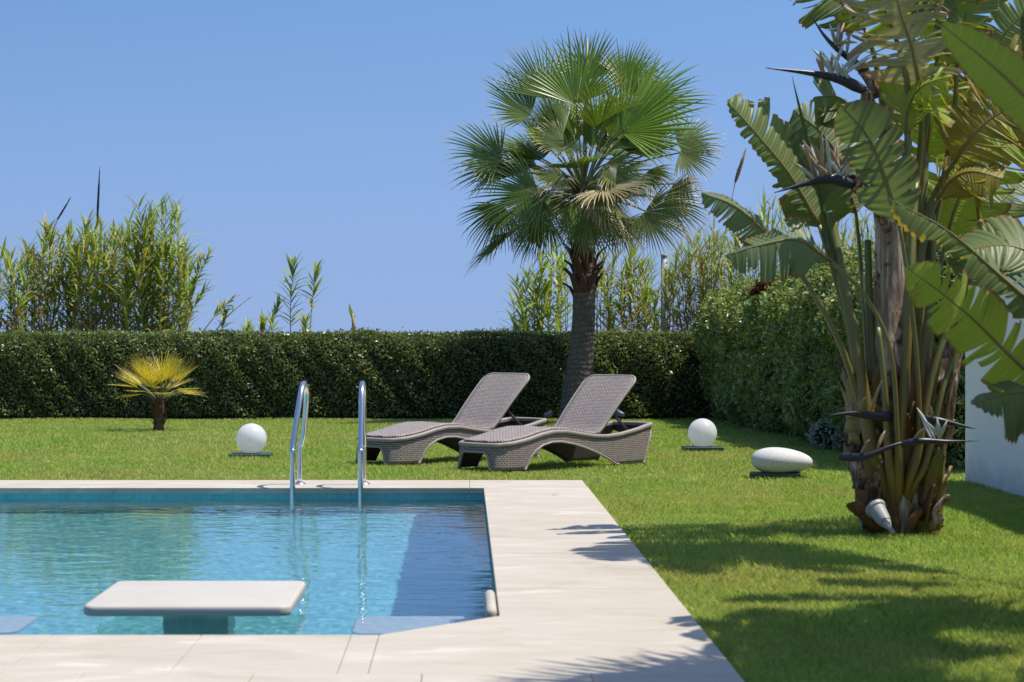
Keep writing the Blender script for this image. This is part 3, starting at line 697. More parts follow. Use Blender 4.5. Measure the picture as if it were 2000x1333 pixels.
loose_cane('cane_clump', 'sparse slanting canes leaning right beside the tallest thicket', [((300, 700), (412, 490), dict(leaf_len=.28, n=26, start=.45, dry=.05, lw=.018)), ((340, 690), (405, 560), sp), ((380, 670), (455, 582), sp), ((395, 680), (490, 580), dict(leaf_len=.15, n=6, start=.5, dry=.1, lw=.012)), ((330, 720), (395, 500), sp), ((420, 690), (440, 610), sp)], 32.6, 22)
loose_cane('cane_clump', 'low leafy cane tips just above the hedge right of the thicket', [((500, 700), (515, 628), sp), ((540, 700), (530, 628), sp), ((480, 700), (485, 640), sp), ((590, 700), (596, 625), sp)], 32.2, 23)
b = Wp(691, 700, 32); cr = empty('cut_cane', (b.x, 32, 0)); tag(cr, 'short broken brown cane stub sticking out above the hedge', 'cane')
mb = MB(); mb.tube([Vector((0, 0, .2)), Vector((.0, 0, Wp(0, 640, 32).z)), Vector((-.02, 0, Wp(0, 612, 32).z))], [.02, .03, .02], 7); mb.build('stem', MT['stem'], cr)
mb = MB(); mb.ribbon([Vector((-.0, 0, 1.40)), Vector((-.05, 0, 1.5)), Vector((-.07, 0, Wp(0, 593, 32).z))], [.035, .028, .002], Vector((1, .3, 0))); mb.build('leaf', MT['cane'], cr)
clump(1000, 1110, 33, [(1000, 560), (1040, 510), (1070, 470), (1110, 480)], 22, 5, 'bright leafy cane clump left of the palm trunk', dry=.05, leaf_len=.36, nl=30, lw=.021)
clump(1165, 1290, 33.5, [(1165, 500), (1230, 470), (1290, 520)], 28, 6, 'straw and green cane clump between the palm trunk and the grey post', dry=.3, lw=.016)
clump(1300, 1430, 33, [(1300, 520), (1340, 470), (1400, 420), (1430, 430)], 40, 7, 'straw coloured and green cane clump right of the grey post', dry=.45, lw=.013)
clump(1420, 1560, 32, [(1420, 430), (1470, 385), (1520, 400), (1560, 430)], 26, 8, 'pale cane clump behind the tall hedge left of the broad leaves', dry=.3, lw=.013)
clump(1590, 1780, 30, [(1590, 430), (1660, 400), (1780, 440)], 36, 9, 'pale green cane clump seen between the stems of the broad-leaved plant', dry=.3, lw=.014)
# dark flower spikes and a plume
MT['spike'] = m_plain('dark_spike', (.045, .045, .06), .8, .1, 30, .3); MT['plume'] = m_plain('brown_plume', (.28, .17, .09), .9, .1, 60, .3)
def spike(name, pa, pb, Y, r, mt, label, cat, group=None):
    A, B_ = Wp(pa[0], pa[1], Y), Wp(pb[0], pb[1], Y); root = empty(name, (A.x, Y, 0)); tag(root, label, cat, group); o_ = Vector((A.x, Y, 0))
    d = (B_ - A); q = A - d * (A.z / max(d.z, .01)) * .6
    mb = MB(); mb.tube([Vector((q.x, q.y, 0)) - o_, A - o_], [.008, .007], 6); mb.build('stalk', MT['stem_dark'], root)
    mb = MB(); mb.tube([A - o_, A.lerp(B_, .25) - o_, A.lerp(B_, .6) - o_, B_ - o_], [r * .6, r, r * .8, r * .15], 8)
    rn = random.Random(3)
    for k in range(60):
        t = rn.random(); p_ = A.lerp(B_, t) - o_; v = Vector((rn.uniform(-1, 1), rn.uniform(-1, 1), rn.uniform(.8, 2))).normalized() * r * 2.2 * (1 - .6 * t); mb.ribbon([p_, p_ + v * .6, p_ + v], [.004, .004, .001], Vector((1, 0, 0)))
    mb.build('flower_spike', mt, root)
spike('dark_spike', (190, 430), (195, 325), 34.2, .02, MT['spike'], 'thin dark upright flower spike above the left thicket', 'flower spike', 'dark spikes above the canes')
spike('dark_spike', (112, 430), (139, 385), 34.8, .016, MT['spike'], 'thin dark slanting flower spike above the left thicket', 'flower spike', 'dark spikes above the canes')
spike('reed_plume', (1436, 356), (1458, 290), 32.5, .03, MT['plume'], 'brown feathery reed plume between the fan palm and the broad leaves', 'plume')

# fan palms
def fan_mat(name, c0, c1, tipc, trans=.35, dry0=.8):
    M = Mat(name); r = M.island(); uv = M.n('ShaderNodeSeparateXYZ'); M.set(uv.inputs[0], M.n('ShaderNodeUVMap').outputs[0]); v = uv.outputs[1]
    base = M.mix(r, c0, c1); nz = M.noise(M.coord('Object'), 5, 2)
    f = M.math('ADD', v, M.math('MULTIPLY', M.math('SUBTRACT', nz, .5), .35)); base = M.mix(M.ramp(f, [(dry0, 0.0), (min(1, dry0 + .16), 1.0)]), base, tipc)
    return M.leaf(base, M.mix(1.0, base, (1.5, 1.4, .45), 'MULTIPLY'), trans, .38, .5)
MT['fan_bright'] = fan_mat('young_frond', (.15, .25, .025), (.225, .325, .035), (.30, .24, .09), .42, .9)
MT['fan'] = fan_mat('frond', (.088, .15, .028), (.14, .21, .04), (.38, .28, .13), .3, .80)
MT['fan_old'] = fan_mat('old_frond', (.10, .145, .035), (.17, .195, .05), (.46, .34, .16), .25, .68)
MT['fan_dry'] = fan_mat('dry_frond', (.36, .30, .15), (.48, .40, .22), (.50, .38, .22), .25, .6)
MT['petiole'] = m_plain('palm_petiole', (.13, .14, .05), .5, .4, 12, .25)
def fan(parent, base, hast, tip, nrm, mt, rn, nseg=38, spread=125, droop=.35, cup=.15, split=.44, name='frond', pr=.016, wfac=1.12):
    base, hast, tip = Vector(base), Vector(hast), Vector(tip); ex = (tip - hast); Rl = ex.length; ex.normalize()
    nrm = Vector(nrm); nz = (nrm - ex * nrm.dot(ex)).normalized(); ey = nz.cross(ex); mb = MB()
    pm = base.lerp(hast, .5) + UPV * .06 * (hast - base).length
    mb.tube(spline([base, pm, hast, hast + ex * Rl * .12], 10), [pr * (1 - .6 * i / 9) for i in range(10)], 6, 1, flat=.6)
    da = R(2 * spread) / nseg; rr = [.03, .25, .42, .6, .76, .89, 1.0]
    for i in range(nseg):
        a_ = -R(spread) + da * (i + .5) + rn.uniform(-.2, .2) * da; Li = Rl * (0.80 + .20 * math.cos(a_ * .8)) * rn.uniform(.84, 1.1) * (1 - .12 * abs(a_) / R(spread))
        d0 = ex * math.cos(a_) + ey * math.sin(a_) + nz * (cup * (1 - math.cos(a_)) + .05); d0.normalize()
        s0 = -ex * math.sin(a_) + ey * math.cos(a_); dr = droop * rn.uniform(.3, 1.6); tw = rn.uniform(-.5, .5); broken = rn.random() < .08
        p = hast + d0 * (rr[0] * Li); d = d0.copy(); row = []; uvr = []; sp_ = split + rn.uniform(-.08, .08)
        for j, q in enumerate(rr):
            if j:
                p = p + d * ((q - rr[j - 1]) * Li)
                g = dr * max(0, q - .35) * (2.4 if broken and q > .6 else 1.0); d = (d - UPV * g * .55).normalized()
            wv_ = math.tan(da / 2) * q * Li * 1.04 if q <= sp_ else math.tan(da / 2) * sp_ * Li * max(.04, (1 - q) / (1 - sp_)) ** .75
            wv_ *= wfac
            ca = tw * max(0, q - .5) * 1.5; s1 = (s0 - d * s0.dot(d)).normalized(); n1 = d.cross(s1); s1 = s1 * math.cos(ca) + n1 * math.sin(ca); n1 = d.cross(s1)
            k_ = .55 * (1 if q < .8 else .4)
            row.append([p - s1 * wv_ , p + n1 * wv_ * k_ * 1.1, p + s1 * wv_]); uvr.append([(0, q), (.5, q), (1, q)])
        mb.grid(row, uvr, 0)
    return mb.build(name, [mt, MT['petiole']], parent, smooth=False)
def palm_trunk_mat():
    M = Mat('palm_trunk'); c = M.coord('Object', (1, 1, 1)); z = M.n('ShaderNodeSeparateXYZ'); M.set(z.inputs[0], c)
    wv_ = M.n('ShaderNodeTexWave', wave_type='BANDS', bands_direction='Z', Scale=4.2, Distortion=9.0, Detail=4.0); M.set(wv_.inputs['Vector'], c)
    st_ = M.noise(M.coord('Object', (9, 9, 2.2)), 3, 6, .7)
    col = M.mix(M.math('MULTIPLY', wv_.outputs['Fac'], .5), (.135, .112, .09), (.235, .20, .165)); col = M.mix(M.ramp(st_, [(.35, .65), (.6, 0)]), col, (.06, .05, .04))
    return M.done(M.prin(col, .9, .15, M.bump(M.math('ADD', st_, M.math('MULTIPLY', wv_.outputs['Fac'], .5)), .8, .02)))
MT['ptrunk'] = palm_trunk_mat(); MT['boot'] = m_plain('palm_boot', (.10, .055, .032), .85, .2, 25, .45, .5); MT['fibre'] = m_plain('palm_fibre', (.12, .08, .05), .95, .1, 60, .4)
PYD = 28.7; pb0 = G(1122, 822); pb0 = Vector(((1124 - PX) * PYD / F, PYD, 0))
pl = empty('fan_palm', pb0); tag(pl, 'tall fan palm with a grey trunk and wide green crown behind the loungers', 'palm tree')
def L_(x, y, dy=0.0): return Wp(x, y, PYD + dy) - pb0
mb = MB(); ctl = [(1122, 826), (1128, 760), (1136, 690), (1140, 620), (1141, 540), (1140, 450), (1138, 372)]; rad = [.225, .195, .168, .152, .150, .14, .11]
sp_ = spline([L_(*c) for c in ctl], 60); mb.tube(sp_, [interp(i / 59 * 6, range(7), rad) * (1 + .02 * math.sin(i * 2.4)) for i in range(60)], 24); mb.build('trunk', MT['ptrunk'], pl)
rn = random.Random(12)
for k in range(46):                                 # old leaf bases (boots) hugging the upper trunk
    t = rn.uniform(.60, .99); q = sp_[int(t * 59)]; az = k * 2.4; out = Vector((math.cos(az), math.sin(az), 0)); r_ = interp(t * 6, range(7), rad)
    p0 = q + out * r_ * .9; mb = MB(); l_ = rn.uniform(.12, .24)
    mb.ribbon([p0 - UPV * .10, p0 + out * .03, p0 + out * .075 + UPV * l_ * .6, p0 + out * (.12 + .05 * rn.random()) + UPV * l_], [.075, .07, .045, .012], Vector((-out.y, out.x, 0)), fold=-.35)
    o = mb.build('leaf_base', MT['boot'], pl); md = o.modifiers.new('thick', 'SOLIDIFY'); md.thickness = .02
heart = L_(1138, 372)
def zz(x, y): return (820 + x * .3975, 30 + y * .3975)
keys = [ # hastula, tip (zoomed pixels), depth of hastula, depth of tip, normal, material, radius etc.
 ((770, 450), (745, 95), -.55, -.35, (0, -1, .35), 'fan_bright', 72, .10),
 ((990, 330), (1050, 130), .1, .25, (-.2, -1, .3), 'fan_bright', 70, .12),
 ((640, 420), (470, 150), -.1, .1, (.3, -1, .4), 'fan', 60, .2),
 ((560, 500), (330, 300), -.2, -.35, (.3, -.8, .6), 'fan', 75, .25),
 ((978, 580), (1330, 340), -.75, -.8, (-.25, -1, .5), 'fan_bright', 84, .2),
 ((1060, 440), (1380, 330), .2, .35, (-.3, -.9, .5), 'fan_bright', 70, .2),
 ((820, 330), (800, 70), .35, .5, (0, -1, .1), 'fan', 80, .15),
 ((1000, 400), (1150, 190), .55, .75, (-.3, -1, .3), 'fan', 75, .2),
 ((420, 700), (140, 610), -.2, -.25, (.1, -.75, .7), 'fan', 88, .5),
 ((440, 730), (170, 800), .1, .2, (.2, -.7, .7), 'fan', 80, .6),
 ((600, 880), (290, 1010), -.6, -.75, (.2, -.85, .55), 'fan', 95, .6),
 ((430, 930), (290, 1180), -.1, -.1, (.6, -.7, .3), 'fan', 70, .8),
 ((820, 985), (880, 1215), -.75, -.7, (0, -1, .25), 'fan', 85, .5),
 ((640, 990), (510, 1190), -.2, -.2, (.4, -.9, .2), 'fan', 70, .7),
 ((1240, 640), (1480, 600), .1, .15, (-.2, -.7, .7), 'fan', 85, .45),
 ((1250, 680), (1460, 760), -.3, -.4, (-.2, -.8, .6), 'fan_old', 85, .6),
 ((1090, 960), (1290, 1130), -.7, -.7, (-.3, -.9, .4), 'fan_old', 95, .7),
 ((1180, 900), (1400, 1010), -.1, 0, (-.4, -.8, .5), 'fan_old', 80, .7),
 ((905, 735), (1080, 880), -.85, -.95, (-.3, -.9, .5), 'fan_old', 70, .6),
 ((1230, 830), (1330, 930), .1, .2, (-.5, -.7, .5), 'fan_dry', 75, .7),
 ((715, 650), (535, 560), -.85, -1.0, (.3, -.7, .7), 'fan_old', 75, .9),
 ((720, 640), (830, 700), -.9, -1.1, (0, -.6, .8), 'fan_old', 70, .8),
 ((700, 780), (590, 850), -.6, -.75, (.3, -.7, .6), 'fan_old', 80, .8),
 ((740, 1000), (700, 1120), .3, .3, (.1, -1, .2), 'fan_dry', 75, .8),
 ((980, 1010), (1090, 1150), .2, .2, (-.2, -1, .2), 'fan_dry', 75, .8),
 ((1110, 760), (1190, 900), -.5, -.6, (-.5, -.8, .3), 'fan_old', 75, .8),
]
for (h_, t_, dh, dt, nr, mt, spd, dr) in keys:
    ww_ = lambda q: (805 + (q[0] - 805) * 1.06, 850 + (q[1] - 850) * 1.02)
    hh = L_(*zz(*ww_(h_)), dh); tt = L_(*zz(*ww_(t_)), dt); b_ = heart + Vector((hh.x * .06, dh * .12, -.12 if hh.z < heart.z + .1 else .05))
    o = fan(pl, b_, hh, tt, nr, MT[mt], rn, 40 if spd > 90 else 30, spd, dr)
    if mt == 'fan_dry': o['label'] = 'dry straw coloured frond'
for k in range(24):                                 # the fronds at the back and between
    az = R(20 + 140 * rn.random()) if k < 15 else rn.uniform(0, 6.28); el = rn.uniform(-.55, .95); lp = rn.uniform(.75, 1.05)
    d = Vector((math.cos(az) * math.cos(el), math.sin(az) * math.cos(el), math.sin(el))); hh = heart + d * lp - UPV * .05; tt = hh + (d - UPV * .25).normalized() * rn.uniform(.75, .95)
    fan(pl, heart + d * .1, hh, tt, UPV * .8 - d * .5 + Vector((rn.uniform(-.4, .4), rn.uniform(-.4, .2), 0)), MT['fan' if el > .1 else rn.choice(['fan', 'fan_old', 'fan_old', 'fan_dry'])], rn, 30, rn.uniform(55, 90), .5 if el > 0 else 1.0)
for k in range(14):                                 # hanging fronds in front of the upper trunk
    az = R(rn.uniform(190, 350)); el = rn.uniform(-.75, .15); lp = rn.uniform(.45, .8); d = Vector((math.cos(az) * math.cos(el), math.sin(az) * math.cos(el), math.sin(el)))
    hh = heart + d * lp + UPV * .08; tt = hh + (d - UPV * rn.uniform(.5, 1.0)).normalized() * rn.uniform(.6, .8)
    fan(pl, heart + d * .1 - UPV * .05, hh, tt, UPV * .5 + d * .6 + Vector((rn.uniform(-.4, .4), 0, 0)), MT[rn.choice(['fan', 'fan', 'fan_old', 'fan_dry'])], rn, 26, rn.uniform(45, 75), 1.1)
for k in range(11):                                 # young fronds crowding the heart of the crown
    az = R(rn.uniform(10, 190)); el = rn.uniform(.5, 1.25); lp = rn.uniform(.6, .9); d = Vector((math.cos(az) * math.cos(el), math.sin(az) * math.cos(el), math.sin(el)))
    hh = heart + d * lp; tt = hh + (d - UPV * .1).normalized() * rn.uniform(.7, .9)
    fan(pl, heart + d * .1, hh, tt, UPV * .7 - d * .6 + Vector((rn.uniform(-.5, .5), -.3, 0)), MT[rn.choice(['fan', 'fan', 'fan_bright'])], rn, 26, rn.uniform(50, 75), .4)
# central spear
mb = MB(); mb.tube([heart + Vector((.02, 0, .2)), L_(1147, 150), L_(1147, 75)], [.03, .03, .004], 6); mb.build('spear_leaf', MT['fan_old'], pl)

MT['fan_small'] = fan_mat('yellow_frond', (.42, .40, .045), (.66, .52, .07), (.66, .50, .13), .4, .72)
pp = G(310, 838); sp0 = empty('dwarf_palm', pp); tag(sp0, 'small yellowish fan palm with a short dark trunk in front of the back hedge', 'palm tree')
mb = MB(); mb.tube([(0, 0, -.03), (.0, 0, .05), (.005, 0, .18), (.0, 0, .31), (.0, 0, .38)], [.075, .062, .060, .064, .04], 16); mb.build('trunk', MT['fibre'], sp0)
for k in range(40):
    az = k * 2.4; t = rn.uniform(.02, .3); out = Vector((math.cos(az), math.sin(az), 0)); p0 = out * .055 + UPV * t; mb = MB()
    mb.ribbon([p0, p0 + out * .03 + UPV * .05, p0 + out * .055 + UPV * .10], [.025, .022, .004], Vector((-out.y, out.x, 0)), fold=-.3); mb.build('leaf_base', MT['boot'], sp0, smooth=False)
for k in range(38):
    az = k * 2.399 + rn.uniform(-.2, .2); el = R(rn.uniform(22, 64)) if k > 8 else R(rn.uniform(14, 34)); d = Vector((math.cos(az) * math.cos(el), math.sin(az) * math.cos(el), math.sin(el)))
    hh = UPV * .35 + d * rn.uniform(.27, .34); tt = hh + (d - UPV * (.42 if k <= 8 else .06)).normalized() * rn.uniform(.33, .43)
    fan(sp0, UPV * .33 + d * .03, hh, tt, UPV - d * .6, MT['fan_small'], rn, 16, 54, .22, .25, .22, pr=.008, wfac=.7)

# ---------------------------------------------------------------- giant white bird-of-paradise plants
def blade_mat(name, c0, c1, under, tcol, trans=.42, edge=(.24, .15, .06), dryness=.9, rough=.46):
    M = Mat(name); r = M.island(); uvn = M.n('ShaderNodeSeparateXYZ'); M.set(uvn.inputs[0], M.n('ShaderNodeUVMap').outputs[0]); u, v = uvn.outputs[0], uvn.outputs[1]
    back = M.n('ShaderNodeNewGeometry').outputs['Backfacing']
    c = M.mix(r, c0, c1); c = M.mix(back, c, under)
    vein = M.n('ShaderNodeTexWave', wave_type='BANDS', bands_direction='Y', Scale=14.0, Distortion=.6, Detail=2.0); M.set(vein.inputs['Vector'], M.n('ShaderNodeUVMap').outputs[0])
    c = M.mix(M.math('MULTIPLY', vein.outputs['Fac'], .22), c, M.mix(1.0, c, (.62, .68, .6), 'MULTIPLY'))
    nz = M.noise(M.coord('Object'), 9, 4); f = M.math('ADD', u, M.math('MULTIPLY', M.math('SUBTRACT', nz, .5), .22))
    c = M.mix(M.ramp(f, [(dryness, 0), (min(1, dryness + .05), 1)]), c, edge)
    patch = M.noise(M.coord('Object'), 3.0, 3); c = M.mix(M.ramp(patch, [(.5, 0), (.75, .45)]), c, M.mix(1.0, c, (1.5, 1.25, .8), 'MULTIPLY'))
    return M.leaf(c, M.mix(1.0, c, tcol, 'MULTIPLY'), trans, rough, .4, M.bump(vein.outputs['Fac'], .35, .004))
MT['blade'] = blade_mat('broad_leaf', (.075, .118, .024), (.12, .165, .034), (.15, .19, .07), (1.7, 1.75, .5), .36)
MT['blade_pale'] = blade_mat('pale_broad_leaf', (.15, .20, .085), (.19, .235, .10), (.16, .21, .10), (1.3, 1.35, .5), .36)
MT['blade_young'] = blade_mat('young_broad_leaf', (.24, .31, .03), (.32, .38, .04), (.30, .36, .06), (1.7, 1.65, .4), .45)
MT['blade_yellow'] = blade_mat('yellow_broad_leaf', (.24, .22, .03), (.33, .27, .03), (.26, .23, .04), (1.6, 1.4, .4), .42, (.3, .2, .08), .9)
MT['blade_straw'] = blade_mat('straw_broad_leaf', (.34, .32, .13), (.46, .43, .23), (.40, .38, .2), (1.2, 1.1, .6), .3, (.42, .30, .22), .78, .55)
def petiole_mat():
    M = Mat('broad_leaf_stalk'); c = M.coord('Object', (1, 1, 1)); z = M.n('ShaderNodeSeparateXYZ'); M.set(z.inputs[0], M.n('ShaderNodeUVMap').outputs[0])
    n = M.noise(M.coord('Object', (20, 20, 2)), 2, 4); s = M.noise(c, 3, 4)
    col = M.mix(n, (.115, .125, .028), (.19, .19, .045)); brn = M.ramp(z.outputs[0], [(.08, .0), (.2, .95), (.34, .95), (.42, 0), (.55, 0), (.66, .8), (.78, 0)])
    col = M.mix(M.math('MULTIPLY', brn, M.ramp(z.outputs[1], [(.3, 1.0), (.95, 0)])), col, (.11, .045, .025))
    col = M.mix(M.ramp(z.outputs[1], [(.0, 1.0), (.36, .7), (.8, 0)]), col, M.mix(s, (.15, .085, .03), (.26, .18, .045)))
    return M.done(M.prin(col, .4, .5, M.bump(n, .3, .004)))
MT['stalk'] = petiole_mat()
def bark_mat(name, k=1.0):
    M = Mat(name); n = M.noise(M.coord('Object', (22, 22, 1.6)), 2, 6, .65); s = M.noise(M.coord('Object'), 6, 5, .65)
    col = M.ramp(n, [(.32, (.03, .018, .011)) if k == 1 else (.30, (.10, .06, .04)), (.43 if k == 1 else .38, (.15, .08, .042) if k == 1 else (.28, .18, .12)), (.53 if k == 1 else .48, (.34, .23, .16)), (.64 if k == 1 else .58, (.56, .44, .36))]); col = M.mix(M.ramp(s, [(.44 * k + .12 * (k < 1), .9), (.56 * k + .12 * (k < 1), 0)]), col, (.05, .024, .016))
    return M.done(M.prin(col, .75, .25, M.bump(n, .9, .02)))
MT['sheath'] = bark_mat('old_leaf_sheath'); MT['bark'] = bark_mat('pale_bark', .55); MT['gold'] = m_plain('golden_sheath', (.20, .14, .04), .5, .4, 7, .5, .3); MT['stump_red'] = m_plain('reddish_sheath', (.17, .075, .03), .6, .3, 9, .5, .4)
MT['spathe'] = m_plain('dark_spathe', (.022, .020, .030), .38, .5, 12, .4); MT['sepal'] = m_plain('white_sepal', (.44, .47, .44), .5, .3, 12, .1); MT['sepal_dry'] = m_plain('dry_sepal', (.34, .25, .16), .8, .2, 14, .3)

def strel_leaf(root, o_, pet, mid, hw, nrm, mt, seed=0, sides=(1, 1), fold=.25, tears=9, droop=.25, base_r=.034, splay=.10, tears_deep=1.0, name='leaf', ragged=.05, stalk=True):
    rn = random.Random(seed); o_ = Vector(o_); nrm = Vector(nrm); NS = 56
    mp_ = [p - o_ for p in spline(mid, NS)]; mb = MB(); Ls = [0.0]
    for i in range(1, NS): Ls.append(Ls[-1] + (mp_[i] - mp_[i - 1]).length)
    Lt = Ls[-1]
    def width(t): return hw * min(1, (max(t, 0) / .16) ** .55) * max(.02, 1 - max(0, (t - .50) / .50) ** 2.3) ** .75
    NC = 6
    for si, sg in ((0, 1), (1, -1)):
        if not sides[si]: continue
        cuts = [0] + sorted(rn.sample(range(4, NS - 5), min(tears, NS - 12))) + [NS - 1] if tears else [0, NS - 1]
        scale = sides[si]
        for a_, b_ in zip(cuts, cuts[1:]):
            if b_ <= a_: continue
            jd = rn.uniform(-.6, 1.0) * droop; js = rn.uniform(-1, 1) * splay; jl = 1 - rn.random() * ragged * 2; jf = fold + rn.uniform(-.14, .14); c_ = (a_ + b_) / 2; deep = rn.uniform(.12, .5)
            rows = []; uvs = []
            for i in range(a_, b_ + 1):
                t = (mp_[min(i + 1, NS - 1)] - mp_[max(i - 1, 0)]).normalized(); nz = (nrm - t * nrm.dot(t)).normalized(); s = t.cross(nz) * sg
                wv_ = width(Ls[i] / Lt) * scale * jl; row = []; uvr = []
                d = (s * math.cos(jf) + nz * math.sin(jf)); p = mp_[i].copy()
                sh = (.30 + js) * wv_; rel = 0 if b_ == a_ else (i - c_) / max(1, (b_ - a_))
                half = (Ls[b_] - Ls[a_])
                for k in range(NC + 1):
                    q = k / NC; g = UPV * (-(q ** 2) * jd * wv_) + nz * (-(q ** 2) * .16 * wv_)
                    close = -t * rel * half * .2 * max(0, q - deep * .6) * tears_deep * (1 if tears else 0)
                    rip = nz * (.010 * math.sin(i * 1.9 + seed) * q) + d * (-.03 * wv_ * (q > .95) * (abs(rel) * 2) ** 3)
                    row.append(p + d * (wv_ * q) + t * (sh * q ** 1.3) + g + close + rip); uvr.append((q, Ls[i]))
                rows.append(row if sg > 0 else row); uvs.append(uvr)
            if sg > 0: rows = [r_[::-1] for r_ in rows]; uvs = [r_[::-1] for r_ in uvs]
            mb.grid(rows, uvs, 0)
    lf = mb.build(name, [mt], root)
    mr = MB(); mr.tube(mp_[::5] + [mp_[-1]], [max(.002, .011 * (1 - .9 * i / 11)) for i in range(len(mp_[::5]) + 1)], 6); mr.build('midrib', MT['stalk'], lf)
    if stalk and pet:
        pp_ = [p - o_ for p in spline(list(pet) + [mid[0]], 26)]
        mr = MB(); mr.tube(pp_, [interp(i / 25, [0, .12, .35, 1], [base_r * .95, base_r, base_r * .62, .013]) for i in range(26)], 10, 0, True, .8)
        hgt = max(1e-3, pp_[-1].z); mr.uv = [(a, interp(v_[2] / hgt, [0, 1], [0, 1])) for (a, _), v_ in zip(mr.uv, mr.v)]
        mr.build('stalk', MT['stalk'], lf)
    return lf
def flower(root, o_, stem, spine, seed=0, r=.032, npet=9, name='flower'):
    rn = random.Random(seed); o_ = Vector(o_); sp_ = [p - o_ for p in spline(spine, 24)]; mb = MB()
    mb.tube(sp_, [r * interp(i / 23, [0, .15, .4, .75, 1], [.75, 1.05, .8, .36, .06]) for i in range(24)], 10, 0, True, .75); fl = mb.build(name, MT['spathe'], root)
    if stem:
        mb = MB(); ps_ = [p - o_ for p in spline(list(stem) + [spine[0]], 14)]; mb.tube(ps_, [.03 + .004 * i / 13 for i in range(14)], 9); mb.build('flower_stem', MT['sheath'], fl)
    for k in range(npet):
        i = rn.randint(3, 13); b = sp_[i]; ax = (sp_[-1] - sp_[0]).normalized(); d = (UPV * rn.uniform(.5, 1.2) + ax * rn.uniform(-1.0, .9) + Vector((0, rn.uniform(-.8, .6), 0))).normalized(); l_ = rn.uniform(.13, .30) * (r / .032) ** .5
        mb = MB(); sd_ = d.cross(Vector((0, 1, .2))).normalized(); pts = [b, b + d * l_ * .4 + UPV * .005, b + d * l_ * .75, b + d * l_ - UPV * .01]
        mb.ribbon(pts, [.005, .010, .008, .001], sd_, 0, .3); dry = rn.random() < .6
        o = mb.build('sepal', MT['sepal_dry'] if dry else MT['sepal'], fl); md = o.modifiers.new('thick', 'SOLIDIFY'); md.thickness = .004
    return fl

SY = 12.68; sb = G(1748, 1034); st0 = empty('bird_of_paradise_plant', sb)
tag(st0, 'tall bird-of-paradise clump with torn paddle leaves and dark beaked flowers on the lawn', 'plant')
def S(x, y, dy=0.0): return Wp(x, y, SY + dy)
# pseudo-trunks
def trunk(pts, rads, mt, seed, nm='trunk', bands=9):
    rn = random.Random(seed); P_ = [S(*p) - sb for p in pts]; c = spline(P_, 50); mb = MB(); rows = []
    for i, p in enumerate(c):
        r_ = interp(i / 49 * (len(rads) - 1), range(len(rads)), rads) * (1 + .07 * ((i * bands / 49) % 1.0))
        rows.append([p + Vector((math.cos(k * .3307) , math.sin(k * .3307), 0)) * r_ * (1 + .10 * math.sin(k * 1.7 + i * .12 + seed) + .05 * math.sin(k * 4.1 + seed)) for k in range(19)])
    mb.grid(rows, [[(k / 19, i / 49) for k in range(19)] for i in range(50)], 0, True); return mb.build(nm, mt, st0), c
trunk([(1712, 1040, .05), (1700, 960, .05), (1685, 880, .08), (1682, 800, .1)], [.075, .09, .098, .08], MT['sheath'], 1)
T2, c2 = trunk([(1760, 1040, 0), (1752, 900, 0), (1742, 760, .05), (1742, 600, .1), (1738, 450, .1), (1735, 300, .1), (1745, 180, .15)], [.10, .112, .11, .088, .075, .06, .045], MT['bark'], 2, bands=16)
trunk([(1793, 1036, .1), (1805, 940, .12), (1816, 820, .15), (1828, 700, .2)], [.072, .085, .095, .08], MT['sheath'], 3)
trunk([(1840, 860, .35), (1850, 740, .4), (1868, 640, .45), (1885, 540, .5)], [.06, .07, .06, .04], MT['sheath'], 4)
rn = random.Random(77)
# old sheath scales wrapped round the base, and curled stumps at the foot
def scale_at(cx, top, hgt, ang, rad, wd, mt, flare=.03, nm='old_sheath'):
    c0 = S(cx, top) - sb; out = Vector((math.cos(ang), math.sin(ang), 0)); tn = Vector((-out.y, out.x, 0)); mb = MB(); rows = []
    for i in range(9):
        t = i / 8; w_ = wd * (1 - t) ** .7 + .004; row = []
        for k in range(7):
            q = -1 + k / 3; r_ = rad * (1 - .12 * t) + flare * t * t; a2 = q * w_ / rad
            row.append(Vector((c0.x, c0.y, c0.z - hgt * (1 - t))) + (out * math.cos(a2) + tn * math.sin(a2)) * r_ * (1 + .04 * math.sin(i * 2 + k)))
        rows.append(row)
    mb.grid(rows); o = mb.build(nm, mt, st0); md = o.modifiers.new('thick', 'SOLIDIFY'); md.thickness = .012; return o
for k in range(64):
    cx = rn.choice([1708, 1755, 1802]); top = rn.uniform(700, 985); f_ = (1034 - top) / 330
    rad = {1708: .098, 1755: .118, 1802: .095}[cx] * (.86 + .16 * f_)
    scale_at(cx + (1034 - top) * {1708: -.07, 1755: -.03, 1802: .06}[cx], top, rn.uniform(.18, .42), R(rn.uniform(170, 370)), rad, rn.uniform(.05, .12), rn.choice([MT['sheath'], MT['sheath'], MT['stump_red'], MT['gold'], MT['gold'], MT['stalk']]), rn.uniform(.01, .085))
for (x0, y0, x1, y1, w_) in ((1715, 1030, 1662, 988, .05), (1725, 1035, 1690, 1010, .06), (1815, 1028, 1850, 970, .035), (1822, 1036, 1840, 1015, .06), (1805, 1020, 1822, 950, .03), (1700, 1025, 1672, 985, .03), (1780, 1038, 1800, 1000, .06)):
    a_, b_ = S(x0, y0, -.15) - sb, S(x1, y1, -.18) - sb; mb = MB(); mb.ribbon([a_, a_.lerp(b_, .5) + UPV * .02, b_, b_ + (b_ - a_) * .15 - UPV * .02], [w_, w_ * .8, w_ * .5, .006], Vector((.3, -.4, 1)), fold=.4)
    o = mb.build('curled_sheath', rn.choice([MT['stump_red'], MT['sheath']]), st0); md = o.modifiers.new('thick', 'SOLIDIFY'); md.thickness = .012
